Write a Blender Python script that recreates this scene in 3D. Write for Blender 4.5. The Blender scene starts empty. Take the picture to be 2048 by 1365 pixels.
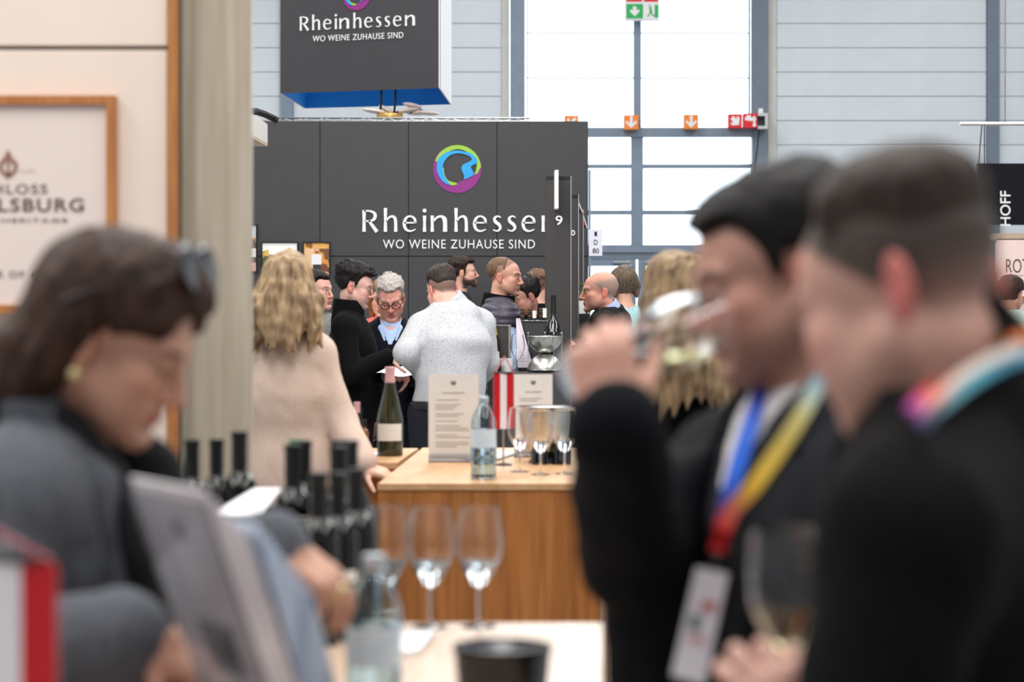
import bpy, bmesh, math, random
import numpy as np
from mathutils import Vector, Matrix
from mathutils.geometry import tessellate_polygon

# ------------------------------------------------------------------ camera, sky, lamps, exposure
SC = bpy.context.scene
COL = SC.collection
FPX = 85.0 / 36.0 * 2048.0
CAMZ = 1.64
HORIZON = 570.0


def P(x, y, d):
    """A point of the room: sight-line of photograph pixel (x, y) at d metres into the hall."""
    return np.array([(x - 1024.0) / FPX * d, d, CAMZ - (y - HORIZON) / FPX * d])


cam = bpy.data.cameras.new('camera')
cam_o = bpy.data.objects.new('camera', cam)
COL.objects.link(cam_o)
cam_o.location = (0, 0, CAMZ)
cam_o.rotation_euler = (math.pi / 2, 0, 0)
cam.lens = 85.0
cam.sensor_width = 36.0
cam.shift_y = -(682.5 - HORIZON) / 2048.0
cam.clip_start = 0.05
cam.clip_end = 300
cam.dof.use_dof = True
cam.dof.focus_distance = 15.5
cam.dof.aperture_fstop = 3.5
SC.camera = cam_o

world = bpy.data.worlds.new('sky')
SC.world = world
world.use_nodes = True
wb = world.node_tree.nodes['Background']
wb.inputs['Color'].default_value = (0.90, 0.96, 1.0, 1)
wb.inputs['Strength'].default_value = 3.5

SC.view_settings.view_transform = 'Standard'
SC.view_settings.look = 'None'
SC.view_settings.gamma = 1.0
SC.view_settings.use_curve_mapping = False
SC.view_settings.exposure = 0.0
SC.cycles.use_denoising = True
SC.cycles.max_bounces = 10
SC.cycles.transparent_max_bounces = 16
SC.cycles.transmission_bounces = 10
SC.cycles.blur_glossy = 0.5
SC.cycles.sample_clamp_indirect = 6.0


def lamp(name, loc, target, size, watts, color=(1, 1, 1), size_y=None):
    l = bpy.data.lights.new(name, 'AREA')
    l.energy = watts
    l.color = color
    l.shape = 'RECTANGLE'
    l.size = size
    l.size_y = size_y or size
    o = bpy.data.objects.new(name, l)
    COL.objects.link(o)
    o.location = loc
    o.rotation_euler = (Vector(target) - Vector(loc)).to_track_quat('-Z', 'Y').to_euler()
    return o


# rows of hall lamps under the roof
for ly in (0.5, 5.2, 10.5, 16.5, 23.0, 30.0):
    for lx in (-7.0, 0.0, 7.0):
        lamp('hall_lamp', (lx, ly, 8.6), (lx, ly, 0), 2.2, 300, (1.0, 0.98, 0.955), 5.5)


# unseen stand lights, added to brighten the far visitors and stand walls
lamp('unseen_stand_light', (-1.2, 10.2, 4.3), (-.2, 15.5, 1.5), .3, 110, (1.0, .97, .93), 3.2)  # added so faces at the bar and the dark wall come out brighter
lamp('unseen_stand_light', (-1.6, 3.6, 4.2), (-1.4, 6.0, 1.9), .3, 26, (1.0, .95, .89), 1.6)  # warm and unseen, makes the beige wall bright


# ------------------------------------------------------------------ materials
def lin(r, g, b):
    f = lambda c: (c / 255.0) / 12.92 if c <= 10 else ((c / 255.0 + 0.055) / 1.055) ** 2.4
    return (f(r), f(g), f(b), 1.0)


_mats = {}


def mat(name, rgb, rough=0.6, metal=0.0, var=0.12, scale=30.0, bump=0.0, stretch=(1, 1, 1), spec=0.5,
        transmission=0.0, ior=1.45, emit=None, emit_s=0.0, sheen=0.0, dark=None, coat=0.0, sss=0.0, detail=4.0):
    if name in _mats:
        return _mats[name]
    m = bpy.data.materials.new(name)
    _mats[name] = m
    m.use_nodes = True
    nt = m.node_tree
    b = nt.nodes['Principled BSDF']
    N = nt.nodes.new
    L = nt.links.new
    tc = N('ShaderNodeTexCoord')
    mp = N('ShaderNodeMapping')
    mp.inputs['Scale'].default_value = stretch
    L(tc.outputs['Object'], mp.inputs['Vector'])
    no = N('ShaderNodeTexNoise')
    no.inputs['Scale'].default_value = scale
    no.inputs['Detail'].default_value = detail
    L(mp.outputs[0], no.inputs['Vector'])
    c1 = lin(*rgb) if not callable(rgb) else None
    c2 = lin(*dark) if dark else tuple(x * (1 - var * 1.5) for x in c1[:3]) + (1,)
    c1 = c1 if dark else tuple(min(1, x * (1 + var * 0.5)) for x in c1[:3]) + (1,)
    cr = N('ShaderNodeValToRGB')
    cr.color_ramp.elements[0].position = 0.3
    cr.color_ramp.elements[1].position = 0.7
    cr.color_ramp.elements[0].color = c2
    cr.color_ramp.elements[1].color = c1
    L(no.outputs['Fac'], cr.inputs['Fac'])
    L(cr.outputs['Color'], b.inputs['Base Color'])
    b.inputs['Roughness'].default_value = rough
    b.inputs['Metallic'].default_value = metal
    b.inputs['Specular IOR Level'].default_value = spec
    b.inputs['Transmission Weight'].default_value = transmission
    b.inputs['IOR'].default_value = ior
    b.inputs['Sheen Weight'].default_value = sheen
    b.inputs['Coat Weight'].default_value = coat
    if emit:
        b.inputs['Emission Color'].default_value = lin(*emit)
        b.inputs['Emission Strength'].default_value = emit_s
    if bump:
        bp = N('ShaderNodeBump')
        bp.inputs['Strength'].default_value = 1.0
        bp.inputs['Distance'].default_value = bump
        L(no.outputs['Fac'], bp.inputs['Height'])
        L(bp.outputs[0], b.inputs['Normal'])
    return m


def vcol_mat(name, rough=0.5, spec=0.4, bump=0.0008, scale=400, sss=0.0, sheen=0.0):
    """Colour comes from the mesh's own Col attribute (skin marks, printed ribbons, pictures)."""
    if name in _mats:
        return _mats[name]
    m = bpy.data.materials.new(name)
    _mats[name] = m
    m.use_nodes = True
    nt = m.node_tree
    b = nt.nodes['Principled BSDF']
    at = nt.nodes.new('ShaderNodeAttribute')
    at.attribute_name = 'Col'
    nt.links.new(at.outputs['Color'], b.inputs['Base Color'])
    b.inputs['Roughness'].default_value = rough
    b.inputs['Specular IOR Level'].default_value = spec
    b.inputs['Sheen Weight'].default_value = sheen
    if sss:
        b.inputs['Subsurface Weight'].default_value = sss
        b.inputs['Subsurface Radius'].default_value = (1.0, 0.35, 0.2)
        b.inputs['Subsurface Scale'].default_value = 0.006
    if bump:
        tc = nt.nodes.new('ShaderNodeTexCoord')
        no = nt.nodes.new('ShaderNodeTexNoise')
        no.inputs['Scale'].default_value = scale
        nt.links.new(tc.outputs['Object'], no.inputs['Vector'])
        bp = nt.nodes.new('ShaderNodeBump')
        bp.inputs['Distance'].default_value = bump
        nt.links.new(no.outputs['Fac'], bp.inputs['Height'])
        nt.links.new(bp.outputs[0], b.inputs['Normal'])
    return m


def glass_mat(name, rgb=(255, 255, 255), rough=0.0, ior=1.45):
    return mat(name, rgb, rough=rough, var=0.0, transmission=1.0, ior=ior)


def pane_mat(name):
    """Flat window glass: clear from straight on, mirror-like at grazing angles."""
    m = bpy.data.materials.new(name)
    m.use_nodes = True
    nt = m.node_tree
    out = nt.nodes['Material Output']
    nt.nodes.remove(nt.nodes['Principled BSDF'])
    t = nt.nodes.new('ShaderNodeBsdfTransparent')
    t.inputs['Color'].default_value = (0.95, 0.98, 1.0, 1)
    g = nt.nodes.new('ShaderNodeBsdfGlossy')
    g.inputs['Roughness'].default_value = 0.02
    f = nt.nodes.new('ShaderNodeFresnel')
    f.inputs['IOR'].default_value = 1.35
    mx = nt.nodes.new('ShaderNodeMixShader')
    nt.links.new(f.outputs[0], mx.inputs[0])
    nt.links.new(t.outputs[0], mx.inputs[1])
    nt.links.new(g.outputs[0], mx.inputs[2])
    nt.links.new(mx.outputs[0], out.inputs['Surface'])
    return m


# ------------------------------------------------------------------ objects
def thing(name, label, cat, loc=(0, 0, 0), rotz=0.0, group=None):
    o = bpy.data.objects.new(name, None)
    COL.objects.link(o)
    o.empty_display_size = 0.05
    o.location = tuple(float(v) for v in loc)
    o.rotation_euler = (0, 0, rotz)
    tag(o, label, cat, group)
    return o


def tag(o, label=None, cat=None, group=None, kind=None):
    if label:
        o['label'] = label
    if cat:
        o['category'] = cat
    if group:
        o['group'] = group
    if kind:
        o['kind'] = kind
    return o


def link(name, me, parent=None, loc=None, m=None):
    o = bpy.data.objects.new(name, me)
    COL.objects.link(o)
    if m is not None:
        me.materials.append(m)
    if parent is not None:
        o.parent = parent
    if loc is not None:
        o.location = tuple(float(v) for v in loc)
    return o


def copy_tree(o, parent=None):
    c = o.copy()
    COL.objects.link(c)
    c.parent = parent
    for ch in list(o.children):
        copy_tree(ch, c)
    return c


def np_mesh(name, V, Q, smooth=True, col=None):
    me = bpy.data.meshes.new(name)
    n, q = len(V), len(Q)
    k = Q.shape[1]
    me.vertices.add(n)
    me.vertices.foreach_set('co', np.ascontiguousarray(V, dtype=np.float32).ravel())
    me.loops.add(q * k)
    me.loops.foreach_set('vertex_index', np.ascontiguousarray(Q, dtype=np.int32).ravel())
    me.polygons.add(q)
    me.polygons.foreach_set('loop_start', np.arange(q, dtype=np.int32) * k)
    me.update(calc_edges=True)
    if smooth:
        me.polygons.foreach_set('use_smooth', np.ones(q, dtype=bool))
    if col is not None:
        a = me.color_attributes.new('Col', 'FLOAT_COLOR', 'POINT')
        c = np.ones((n, 4), dtype=np.float32)
        c[:, :3] = col
        a.data.foreach_set('color', c.ravel())
    return me


def rotm(axis, deg):
    return np.array(Matrix.Rotation(math.radians(deg), 3, axis))


def nrm(v):
    v = np.asarray(v, dtype=float)
    return v / max(1e-9, np.linalg.norm(v))


def frame_to(z, hint=(0, 0, 1)):
    """Rotation whose third column runs along z."""
    z = nrm(z)
    h = np.asarray(hint, float)
    if abs(np.dot(z, nrm(h))) > 0.98:
        h = np.array([1.0, 0, 0])
    x = nrm(np.cross(h, z))
    y = np.cross(z, x)
    return np.stack([x, y, z], axis=1)


class MB:
    """Collects faces for ONE mesh object."""

    def __init__(s):
        s.v, s.f, s.smooth = [], [], False

    def add(s, V, F, R=None, o=(0, 0, 0)):
        b = len(s.v)
        for p in V:
            p = np.asarray(p, float)
            if R is not None:
                p = R @ p
            s.v.append(tuple(p + np.asarray(o, float)))
        s.f += [tuple(b + i for i in f) for f in F]
        return s

    def box(s, c, size, R=None):
        x, y, z = (0.5 * t for t in size)
        V = [(-x, -y, -z), (x, -y, -z), (x, y, -z), (-x, y, -z), (-x, -y, z), (x, -y, z), (x, y, z), (-x, y, z)]
        F = [(0, 3, 2, 1), (4, 5, 6, 7), (0, 1, 5, 4), (1, 2, 6, 5), (2, 3, 7, 6), (3, 0, 4, 7)]
        return s.add(V, F, R, c)

    def span(s, lo, hi):
        lo, hi = np.asarray(lo, float), np.asarray(hi, float)
        return s.box((lo + hi) / 2, np.abs(hi - lo))

    def hexa(s, pts):
        """Eight corners: bottom four, then top four, both counter-clockwise from above."""
        return s.add(pts, [(0, 3, 2, 1), (4, 5, 6, 7), (0, 1, 5, 4), (1, 2, 6, 5), (2, 3, 7, 6), (3, 0, 4, 7)])

    def lathe(s, prof, seg=32, o=(0, 0, 0), R=None, arc=None):
        s.smooth = True
        V, F = [], []
        full = arc is None
        n = seg if full else seg + 1
        for r, z in prof:
            for i in range(n):
                a = 2 * math.pi * i / seg if full else arc[0] + (arc[1] - arc[0]) * i / seg
                V.append((r * math.cos(a), r * math.sin(a), z))
        for k in range(len(prof) - 1):
            for i in range(seg):
                j = (i + 1) % n
                F.append((k * n + i, k * n + j, (k + 1) * n + j, (k + 1) * n + i))
        return s.add(V, F, R, o)

    def tube(s, pts, r, seg=10, closed=False):
        s.smooth = True
        pts = [np.asarray(p, float) for p in pts]
        n = len(pts)
        rr = r if hasattr(r, '__len__') else [r] * n
        V, F = [], []
        for i, p in enumerate(pts):
            a = pts[i - 1] if (i > 0 or closed) else pts[i]
            b = pts[(i + 1) % n] if (i < n - 1 or closed) else pts[i]
            R = frame_to(b - a)
            for j in range(seg):
                t = 2 * math.pi * j / seg
                V.append(p + R @ np.array([rr[i] * math.cos(t), rr[i] * math.sin(t), 0]))
        for i in range(n if closed else n - 1):
            k = (i + 1) % n
            for j in range(seg):
                l = (j + 1) % seg
                F.append((i * seg + j, i * seg + l, k * seg + l, k * seg + j))
        if not closed:
            F.append(tuple(range(seg))[::-1])
            F.append(tuple((n - 1) * seg + j for j in range(seg)))
        return s.add(V, F)

    def ball(s, c, r, seg=12):
        prof = [(max(1e-5, r * math.sin(math.pi * i / seg)), -r * math.cos(math.pi * i / seg)) for i in range(seg + 1)]
        return s.lathe(prof, seg, c)

    def poly(s, pts2, o, ux, uy, depth):
        """A flat outline pushed out by depth along ux x uy."""
        o, ux, uy = np.asarray(o, float), nrm(ux), nrm(uy)
        n = np.cross(ux, uy)
        m = len(pts2)
        area = sum(pts2[i][0] * pts2[(i + 1) % m][1] - pts2[(i + 1) % m][0] * pts2[i][1] for i in range(m))
        if area < 0:
            pts2 = pts2[::-1]
        front = [o + ux * p[0] + uy * p[1] + n * depth for p in pts2]
        back = [o + ux * p[0] + uy * p[1] for p in pts2]
        tri = tessellate_polygon([[Vector((p[0], p[1], 0)) for p in pts2]])
        F = []
        for t in tri:
            a, b, c = (pts2[i] for i in t)
            sgn = (b[0] - a[0]) * (c[1] - a[1]) - (c[0] - a[0]) * (b[1] - a[1])
            F.append(tuple(t) if sgn > 0 else tuple(t)[::-1])
        F += [(m + i, m + (i + 1) % m, (i + 1) % m, i) for i in range(m)]
        return s.add(front + back, F)

    def build(s, name, m, parent=None, o=(0, 0, 0), bevel=0.0, smooth=None, col=None):
        o = np.asarray(o, float)
        me = bpy.data.meshes.new(name)
        me.from_pydata([tuple(np.asarray(p) - o) for p in s.v], [], s.f)
        if bevel:
            bm = bmesh.new()
            bm.from_mesh(me)
            bmesh.ops.bevel(bm, geom=bm.edges[:], offset=bevel, segments=2, affect='EDGES', clamp_overlap=True)
            bm.to_mesh(me)
            bm.free()
        me.update()
        sm = s.smooth if smooth is None else smooth
        if sm:
            me.shade_smooth()
            try:
                me.set_sharp_from_angle(angle=math.radians(42))
            except Exception:
                pass
        if col is not None:
            a = me.color_attributes.new('Col', 'FLOAT_COLOR', 'POINT')
            c = np.ones((len(s.v), 4), dtype=np.float32)
            c[:, :3] = col
            a.data.foreach_set('color', c.ravel())
        return link(name, me, parent, None if parent is not None else tuple(o), m)


def text_polys(body, w, h, depth, o, ux, uy, name, m, parent, off=(0, 0, 0), shear=0.0, spacing=1.0, bold=0.0):
    """Lettering as real raised letters that fill a w x h rectangle centred on o."""
    cu = bpy.data.curves.new('t', 'FONT')
    cu.body = body
    cu.extrude = 0.02
    cu.shear = shear
    cu.space_character = spacing
    cu.offset = bold
    cu.resolution_u = 4
    t = bpy.data.objects.new('t', cu)
    COL.objects.link(t)
    bpy.context.view_layer.update()
    me = bpy.data.meshes.new_from_object(t.evaluated_get(bpy.context.evaluated_depsgraph_get()))
    bpy.data.objects.remove(t)
    bpy.data.curves.remove(cu)
    n = len(me.vertices)
    co = np.zeros(n * 3, dtype=np.float32)
    me.vertices.foreach_get('co', co)
    co = co.reshape(-1, 3).astype(float)
    lo, hi = co.min(0), co.max(0)
    u = (co[:, 0] - lo[0]) / (hi[0] - lo[0]) - 0.5
    v = (co[:, 1] - lo[1]) / (hi[1] - lo[1]) - 0.5
    zz = (co[:, 2] - lo[2]) / max(1e-9, hi[2] - lo[2])
    ux, uy = nrm(ux), nrm(uy)
    nn = np.cross(ux, uy)
    q = np.asarray(o, float) - np.asarray(off, float) + np.outer(u * w, ux) + np.outer(v * h, uy) + np.outer(zz * depth, nn)
    me.vertices.foreach_set('co', q.astype(np.float32).ravel())
    me.update()
    me.materials.clear()
    ob = link(name, me, parent, None, m)
    return ob


# ------------------------------------------------------------------ distance-field bodies
def vnoise(x, y, z, seed=0):
    """Smooth lattice noise in -1..1, broadcasting."""
    x, y, z = np.broadcast_arrays(x, y, z)
    xi, yi, zi = np.floor(x).astype(np.int64), np.floor(y).astype(np.int64), np.floor(z).astype(np.int64)
    fx, fy, fz = x - xi, y - yi, z - zi
    fx, fy, fz = fx * fx * (3 - 2 * fx), fy * fy * (3 - 2 * fy), fz * fz * (3 - 2 * fz)

    def hsh(a, b, c):
        n = (a * 374761393 + b * 668265263 + c * 2147483647 + seed * 974634533) & 0xFFFFFFFF
        n = ((n ^ (n >> 13)) * 1274126177) & 0xFFFFFFFF
        return ((n ^ (n >> 16)) & 0xFFFF) / 32767.5 - 1.0

    out = 0
    for dx in (0, 1):
        for dy in (0, 1):
            for dz in (0, 1):
                wgt = (fx if dx else 1 - fx) * (fy if dy else 1 - fy) * (fz if dz else 1 - fz)
                out = out + wgt * hsh(xi + dx, yi + dy, zi + dz)
    return out


class Vox:
    def __init__(s, lo, hi, h, fine=()):
        s.ax = []
        for i in range(3):
            xs = [float(lo[i])]
            while xs[-1] < hi[i]:
                x = xs[-1]
                st = h
                for c, hw, hf in fine:
                    dist = max(0.0, abs(x - c[i]) - hw[i])
                    st = min(st, hf + 0.25 * dist)
                xs.append(x + st)
            s.ax.append(np.array(xs, dtype=np.float32))
        s.D = np.full([len(a) for a in s.ax], 0.12, dtype=np.float32)

    def _sub(s, lo, hi):
        sl, g = [], []
        for i in range(3):
            a = max(0, int(np.searchsorted(s.ax[i], lo[i])) - 1)
            b = min(len(s.ax[i]), int(np.searchsorted(s.ax[i], hi[i])) + 1)
            if b <= a:
                return None, None
            sl.append(slice(a, b))
            sh = [1, 1, 1]
            sh[i] = -1
            g.append(s.ax[i][a:b].reshape(sh))
        return tuple(sl), g

    def _put(s, sl, d, k, op):
        A = s.D[sl]
        if op == 'u':
            r = np.minimum(A, d)
            if k > 0:
                r = r - np.maximum(k - np.abs(A - d), 0) ** 2 / (4 * k)
        else:
            r = np.maximum(A, -d)
            if k > 0:
                r = r + np.maximum(k - np.abs(A + d), 0) ** 2 / (4 * k)
        s.D[sl] = r

    def cone(s, a, b, ra, rb=None, k=0.02, op='u', fw=None, sq=1.0):
        a, b = np.asarray(a, float), np.asarray(b, float)
        rb = ra if rb is None else rb
        m = max(ra, rb) + k + 0.05
        sl, g = s._sub(np.minimum(a, b) - m, np.maximum(a, b) + m)
        if sl is None:
            return s
        ba = b - a
        q = [g[i] - a[i] for i in range(3)]
        t = np.clip((q[0] * ba[0] + q[1] * ba[1] + q[2] * ba[2]) / max(1e-9, ba @ ba), 0, 1)
        e = [q[i] - t * ba[i] for i in range(3)]
        d2 = e[0] ** 2 + e[1] ** 2 + e[2] ** 2
        if fw is not None:
            f = nrm(fw)
            dt = e[0] * f[0] + e[1] * f[1] + e[2] * f[2]
            dist = np.sqrt(d2 + (sq * sq - 1) * dt * dt)
            # bring the stretched measure back to about true distance
            corr = np.sqrt(np.maximum(d2, 1e-12)) / np.maximum(dist, 1e-6)
            d = (dist - (ra + (rb - ra) * t)) * corr
        else:
            d = np.sqrt(d2) - (ra + (rb - ra) * t)
        s._put(sl, d, k, op)
        return s

    def ell(s, c, r, R=None, k=0.02, op='u'):
        c, r = np.asarray(c, float), np.asarray(r, float)
        m = r.max() + k + 0.04
        sl, g = s._sub(c - m, c + m)
        if sl is None:
            return s
        q = [g[i] - c[i] for i in range(3)]
        if R is not None:
            q = [q[0] * R[0][i] + q[1] * R[1][i] + q[2] * R[2][i] for i in range(3)]
        k0 = np.sqrt((q[0] / r[0]) ** 2 + (q[1] / r[1]) ** 2 + (q[2] / r[2]) ** 2)
        k1 = np.sqrt((q[0] / r[0] ** 2) ** 2 + (q[1] / r[1] ** 2) ** 2 + (q[2] / r[2] ** 2) ** 2)
        s._put(sl, k0 * (k0 - 1) / np.maximum(k1, 1e-6), k, op)
        return s

    def box(s, c, half, R=None, rnd=0.01, k=0.01, op='u'):
        c, hf = np.asarray(c, float), np.asarray(half, float)
        m = np.linalg.norm(hf) + k + 0.03
        sl, g = s._sub(c - m, c + m)
        if sl is None:
            return s
        q = [g[i] - c[i] for i in range(3)]
        if R is not None:
            q = [q[0] * R[0][i] + q[1] * R[1][i] + q[2] * R[2][i] for i in range(3)]
        q = [np.abs(q[i]) - (hf[i] - rnd) for i in range(3)]
        out = np.sqrt(np.maximum(q[0], 0) ** 2 + np.maximum(q[1], 0) ** 2 + np.maximum(q[2], 0) ** 2)
        ins = np.minimum(np.maximum(np.maximum(q[0], q[1]), q[2]), 0)
        s._put(sl, out + ins - rnd, k, op)
        return s

    def chain(s, pts, rs, k=0.015, **kw):
        for i in range(len(pts) - 1):
            s.cone(pts[i], pts[i + 1], rs[i], rs[i + 1], k, **kw)
        return s

    def noise(s, amp, f, seed=0, fn=None):
        X, Y, Z = (s.ax[0][:, None, None], s.ax[1][None, :, None], s.ax[2][None, None, :])
        band = np.abs(s.D) < amp * 3 + 0.015
        I = np.nonzero(band)
        x, y, z = s.ax[0][I[0]].astype(float), s.ax[1][I[1]].astype(float), s.ax[2][I[2]].astype(float)
        n = fn(x, y, z) if fn else vnoise(x * f[0], y * f[1], z * f[2], seed)
        s.D[I] += (amp * n).astype(np.float32)
        return s

    def intersect(s, other, off=0.0):
        s.D = np.maximum(s.D, other.D + off)
        return s

    def mesh(s, relax=1):
        D = s.D
        D[0], D[-1] = np.maximum(D[0], 1e-3), np.maximum(D[-1], 1e-3)
        D[:, 0], D[:, -1] = np.maximum(D[:, 0], 1e-3), np.maximum(D[:, -1], 1e-3)
        D[:, :, 0], D[:, :, -1] = np.maximum(D[:, :, 0], 1e-3), np.maximum(D[:, :, -1], 1e-3)
        ins = D < 0
        nx, ny, nz = D.shape
        cnt = np.zeros((nx - 1, ny - 1, nz - 1), dtype=np.uint8)
        offs = [(i, j, k) for i in (0, 1) for j in (0, 1) for k in (0, 1)]
        for i, j, k in offs:
            cnt += ins[i:nx - 1 + i, j:ny - 1 + j, k:nz - 1 + k]
        cell = (cnt > 0) & (cnt < 8)
        I = np.argwhere(cell)
        idx = np.full(cell.shape, -1, dtype=np.int32)
        idx[cell] = np.arange(len(I), dtype=np.int32)
        val = np.stack([D[I[:, 0] + i, I[:, 1] + j, I[:, 2] + k] for i, j, k in offs], 1).astype(float)
        pos = np.stack([np.stack([s.ax[0][I[:, 0] + i], s.ax[1][I[:, 1] + j], s.ax[2][I[:, 2] + k]], 1) for i, j, k in offs], 1).astype(float)
        acc = np.zeros((len(I), 3))
        n = np.zeros(len(I))
        for a in range(8):
            for b in range(a + 1, 8):
                if sum(abs(offs[a][t] - offs[b][t]) for t in range(3)) != 1:
                    continue
                va, vb = val[:, a], val[:, b]
                m = (va < 0) != (vb < 0)
                t = np.where(m, va / np.where(m, va - vb, 1), 0)[:, None]
                acc += np.where(m[:, None], pos[:, a] + (pos[:, b] - pos[:, a]) * t, 0)
                n += m
        V = acc / np.maximum(n, 1)[:, None]
        Q = []
        for axis in range(3):
            if axis == 0:
                s0, s1 = ins[:-1, 1:-1, 1:-1], ins[1:, 1:-1, 1:-1]
            elif axis == 1:
                s0, s1 = ins[1:-1, :-1, 1:-1], ins[1:-1, 1:, 1:-1]
            else:
                s0, s1 = ins[1:-1, 1:-1, :-1], ins[1:-1, 1:-1, 1:]
            ch = np.argwhere(s0 != s1)
            if not len(ch):
                continue
            i, j, k = ch.T
            if axis == 0:
                q = np.stack([idx[i, j, k], idx[i, j + 1, k], idx[i, j + 1, k + 1], idx[i, j, k + 1]], 1)
            elif axis == 1:
                q = np.stack([idx[i, j, k], idx[i, j, k + 1], idx[i + 1, j, k + 1], idx[i + 1, j, k]], 1)
            else:
                q = np.stack([idx[i, j, k], idx[i + 1, j, k], idx[i + 1, j + 1, k], idx[i, j + 1, k]], 1)
            flip = ~s0[i, j, k]
            q[flip] = q[flip][:, ::-1]
            Q.append(q)
        Q = np.concatenate(Q)
        for _ in range(relax):
            sm = np.zeros_like(V)
            ct = np.zeros(len(V))
            for a, b in ((0, 1), (1, 2), (2, 3), (3, 0)):
                for c in range(3):
                    sm[:, c] += np.bincount(Q[:, a], V[Q[:, b], c], len(V)) + np.bincount(Q[:, b], V[Q[:, a], c], len(V))
                ct += np.bincount(Q[:, a], minlength=len(V)) + np.bincount(Q[:, b], minlength=len(V))
            V = 0.5 * V + 0.5 * sm / np.maximum(ct, 1)[:, None]
        return V, Q

    def hit(s, org, px, py, near, far, lift=0.004):
        """First point of this surface on the sight-line through pixel (px, py); org is the person's own origin."""
        ds = np.arange(near, far, 0.004)
        pts = np.stack([(px - 1024.0) / FPX * ds, ds, CAMZ - (py - HORIZON) / FPX * ds], 1) - np.asarray(org)
        ii = [np.clip(np.searchsorted(s.ax[i], pts[:, i]), 0, len(s.ax[i]) - 1) for i in range(3)]
        w = np.nonzero(s.D[ii[0], ii[1], ii[2]] < 0)[0]
        d = ds[w[0]] - lift if len(w) else (near + far) / 2
        return P(px, py, d)
# ------------------------------------------------------------------ the hall
M_FLOOR = mat('carpet', (150, 150, 152), rough=.95, var=.2, scale=60, bump=.002)
M_PANEL = mat('wall_metal', (214, 223, 230), rough=.45, var=.03, scale=3)
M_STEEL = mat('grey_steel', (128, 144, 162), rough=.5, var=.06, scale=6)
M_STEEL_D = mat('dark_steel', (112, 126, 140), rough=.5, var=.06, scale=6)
M_TRIM = mat('pale_trim', (205, 206, 200), rough=.5, var=.05, scale=6)
M_PANE = pane_mat('window_glass')
M_BLACK = mat('matt_black', (14, 14, 16), rough=.55, var=.2, scale=40)
M_WHITE = mat('white_paint', (240, 240, 240), rough=.5, var=.03, scale=20)
M_CHROME = mat('brushed_steel', (205, 205, 200), rough=.3, metal=1.0, var=.12, scale=14, stretch=(14, 14, 1))
M_SILVER = mat('silver_metal', (190, 192, 195), rough=.3, metal=1.0, var=.1, scale=30)

mb = MB()
mb.span((-14, -6, -.12), (14, 36.2, 0))
tag(mb.build('floor', M_FLOOR), kind='structure')
M_HALL = mat('hall_paint', (196, 200, 204), rough=.8, var=.05, scale=2)
for n_, lo, hi in (('ceiling', (-14, -6, 9.2), (14, 36.2, 9.35)), ('wall_east', (14, -6, 0), (14.15, 36.2, 9.2)), ('wall_west', (-14.15, -6, 0), (-14, 36.2, 9.2)), ('wall_front', (-14, -6.15, 0), (14, -6, 9.2))):
    tag(MB().span(lo, hi).build(n_, M_HALL), kind='structure')

FD = 36.0
FS = FPX / FD
fx = lambda x: (x - 1024) / FS
fz = lambda y: CAMZ + (HORIZON - y) / FS
wall = tag(thing('wall_back', 'white metal panel wall', 'wall', (0, FD, 0)), kind='structure')
del wall['category'], wall['label']
PITCH = .362
Z0 = fz(47) - 15 * PITCH
for x0, x1 in ((-14.0, fx(563)), (fx(586), fx(1003)), (fx(1553), fx(1973)), (fx(1997), 14.0)):
    mbp = MB()
    mbp.box((0, 0, 0), (x1 - x0 - .01, .06, PITCH - .008))
    me = None
    for r in range(-1, 25):
        zc = Z0 + (r + .5) * PITCH
        if zc < .1:
            continue
        if me is None:
            ob = mbp.build('panel', M_PANEL, wall, bevel=.004)
            me = ob.data
        else:
            ob = link('panel', me, wall)
        ob.location = ((x0 + x1) / 2, .03 + FD * 0, zc)
mb = MB()
mb.span((-14, .06, 0), (fx(1018), .16, 9.2))
mb.span((fx(1535), .06, 0), (14, .16, 9.2))
mb.build('backing', M_TRIM, wall)
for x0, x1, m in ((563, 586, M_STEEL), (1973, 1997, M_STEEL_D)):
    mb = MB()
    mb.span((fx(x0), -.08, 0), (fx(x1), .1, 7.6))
    mb.build('column', m, wall)
for x0, x1 in ((1003, 1019), (1536, 1553)):
    mb = MB()
    mb.span((fx(x0), -.02, 0), (fx(x1), .1, 7.6))
    mb.build('trim', M_TRIM, wall)

win = tag(thing('window_1', '', '', (0, FD, 0)), kind='structure')


def bar(x0, x1, y0, y1, m=M_STEEL, name='frame', dep=(-.06, .08), par=None):
    mb = MB()
    mb.span((fx(x0), dep[0], fz(y1)), (fx(x1), dep[1], fz(y0)))
    return mb.build(name, m, par or win, bevel=.006)


TOPY, DOORY = -190, 490
bar(1020, 1050, TOPY, 783, M_STEEL, 'frame', (-.12, .12))
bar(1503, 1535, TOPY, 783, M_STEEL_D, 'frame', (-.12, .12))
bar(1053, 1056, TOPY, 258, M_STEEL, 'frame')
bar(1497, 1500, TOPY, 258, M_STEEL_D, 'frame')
bar(1267, 1282, TOPY, 258, M_STEEL, 'mullion', (-.066, .086))
bar(1262, 1286, 258, DOORY, M_STEEL, 'mullion', (-.068, .088))
for y0, y1 in ((-30, -27), (65, 67.5), (155, 157.5)):
    bar(1053, 1500, y0, y1, M_STEEL, 'transom', (-.02, .04))
bar(1050, 1503, 256, 275, M_STEEL, 'transom', (-.10, .08))
bar(1050, 1503, 329, 337, M_STEEL, 'transom')
bar(1050, 1503, 421, 430, M_STEEL, 'transom')
bar(1050, 1503, DOORY, 506, M_STEEL, 'transom', (-.08, .08))
bar(1050, 1503, 506, 520, M_STEEL_D, 'transom', (-.05, .08))
bar(1050, 1503, TOPY - 20, TOPY, M_STEEL, 'transom', (-.08, .08))
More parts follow.
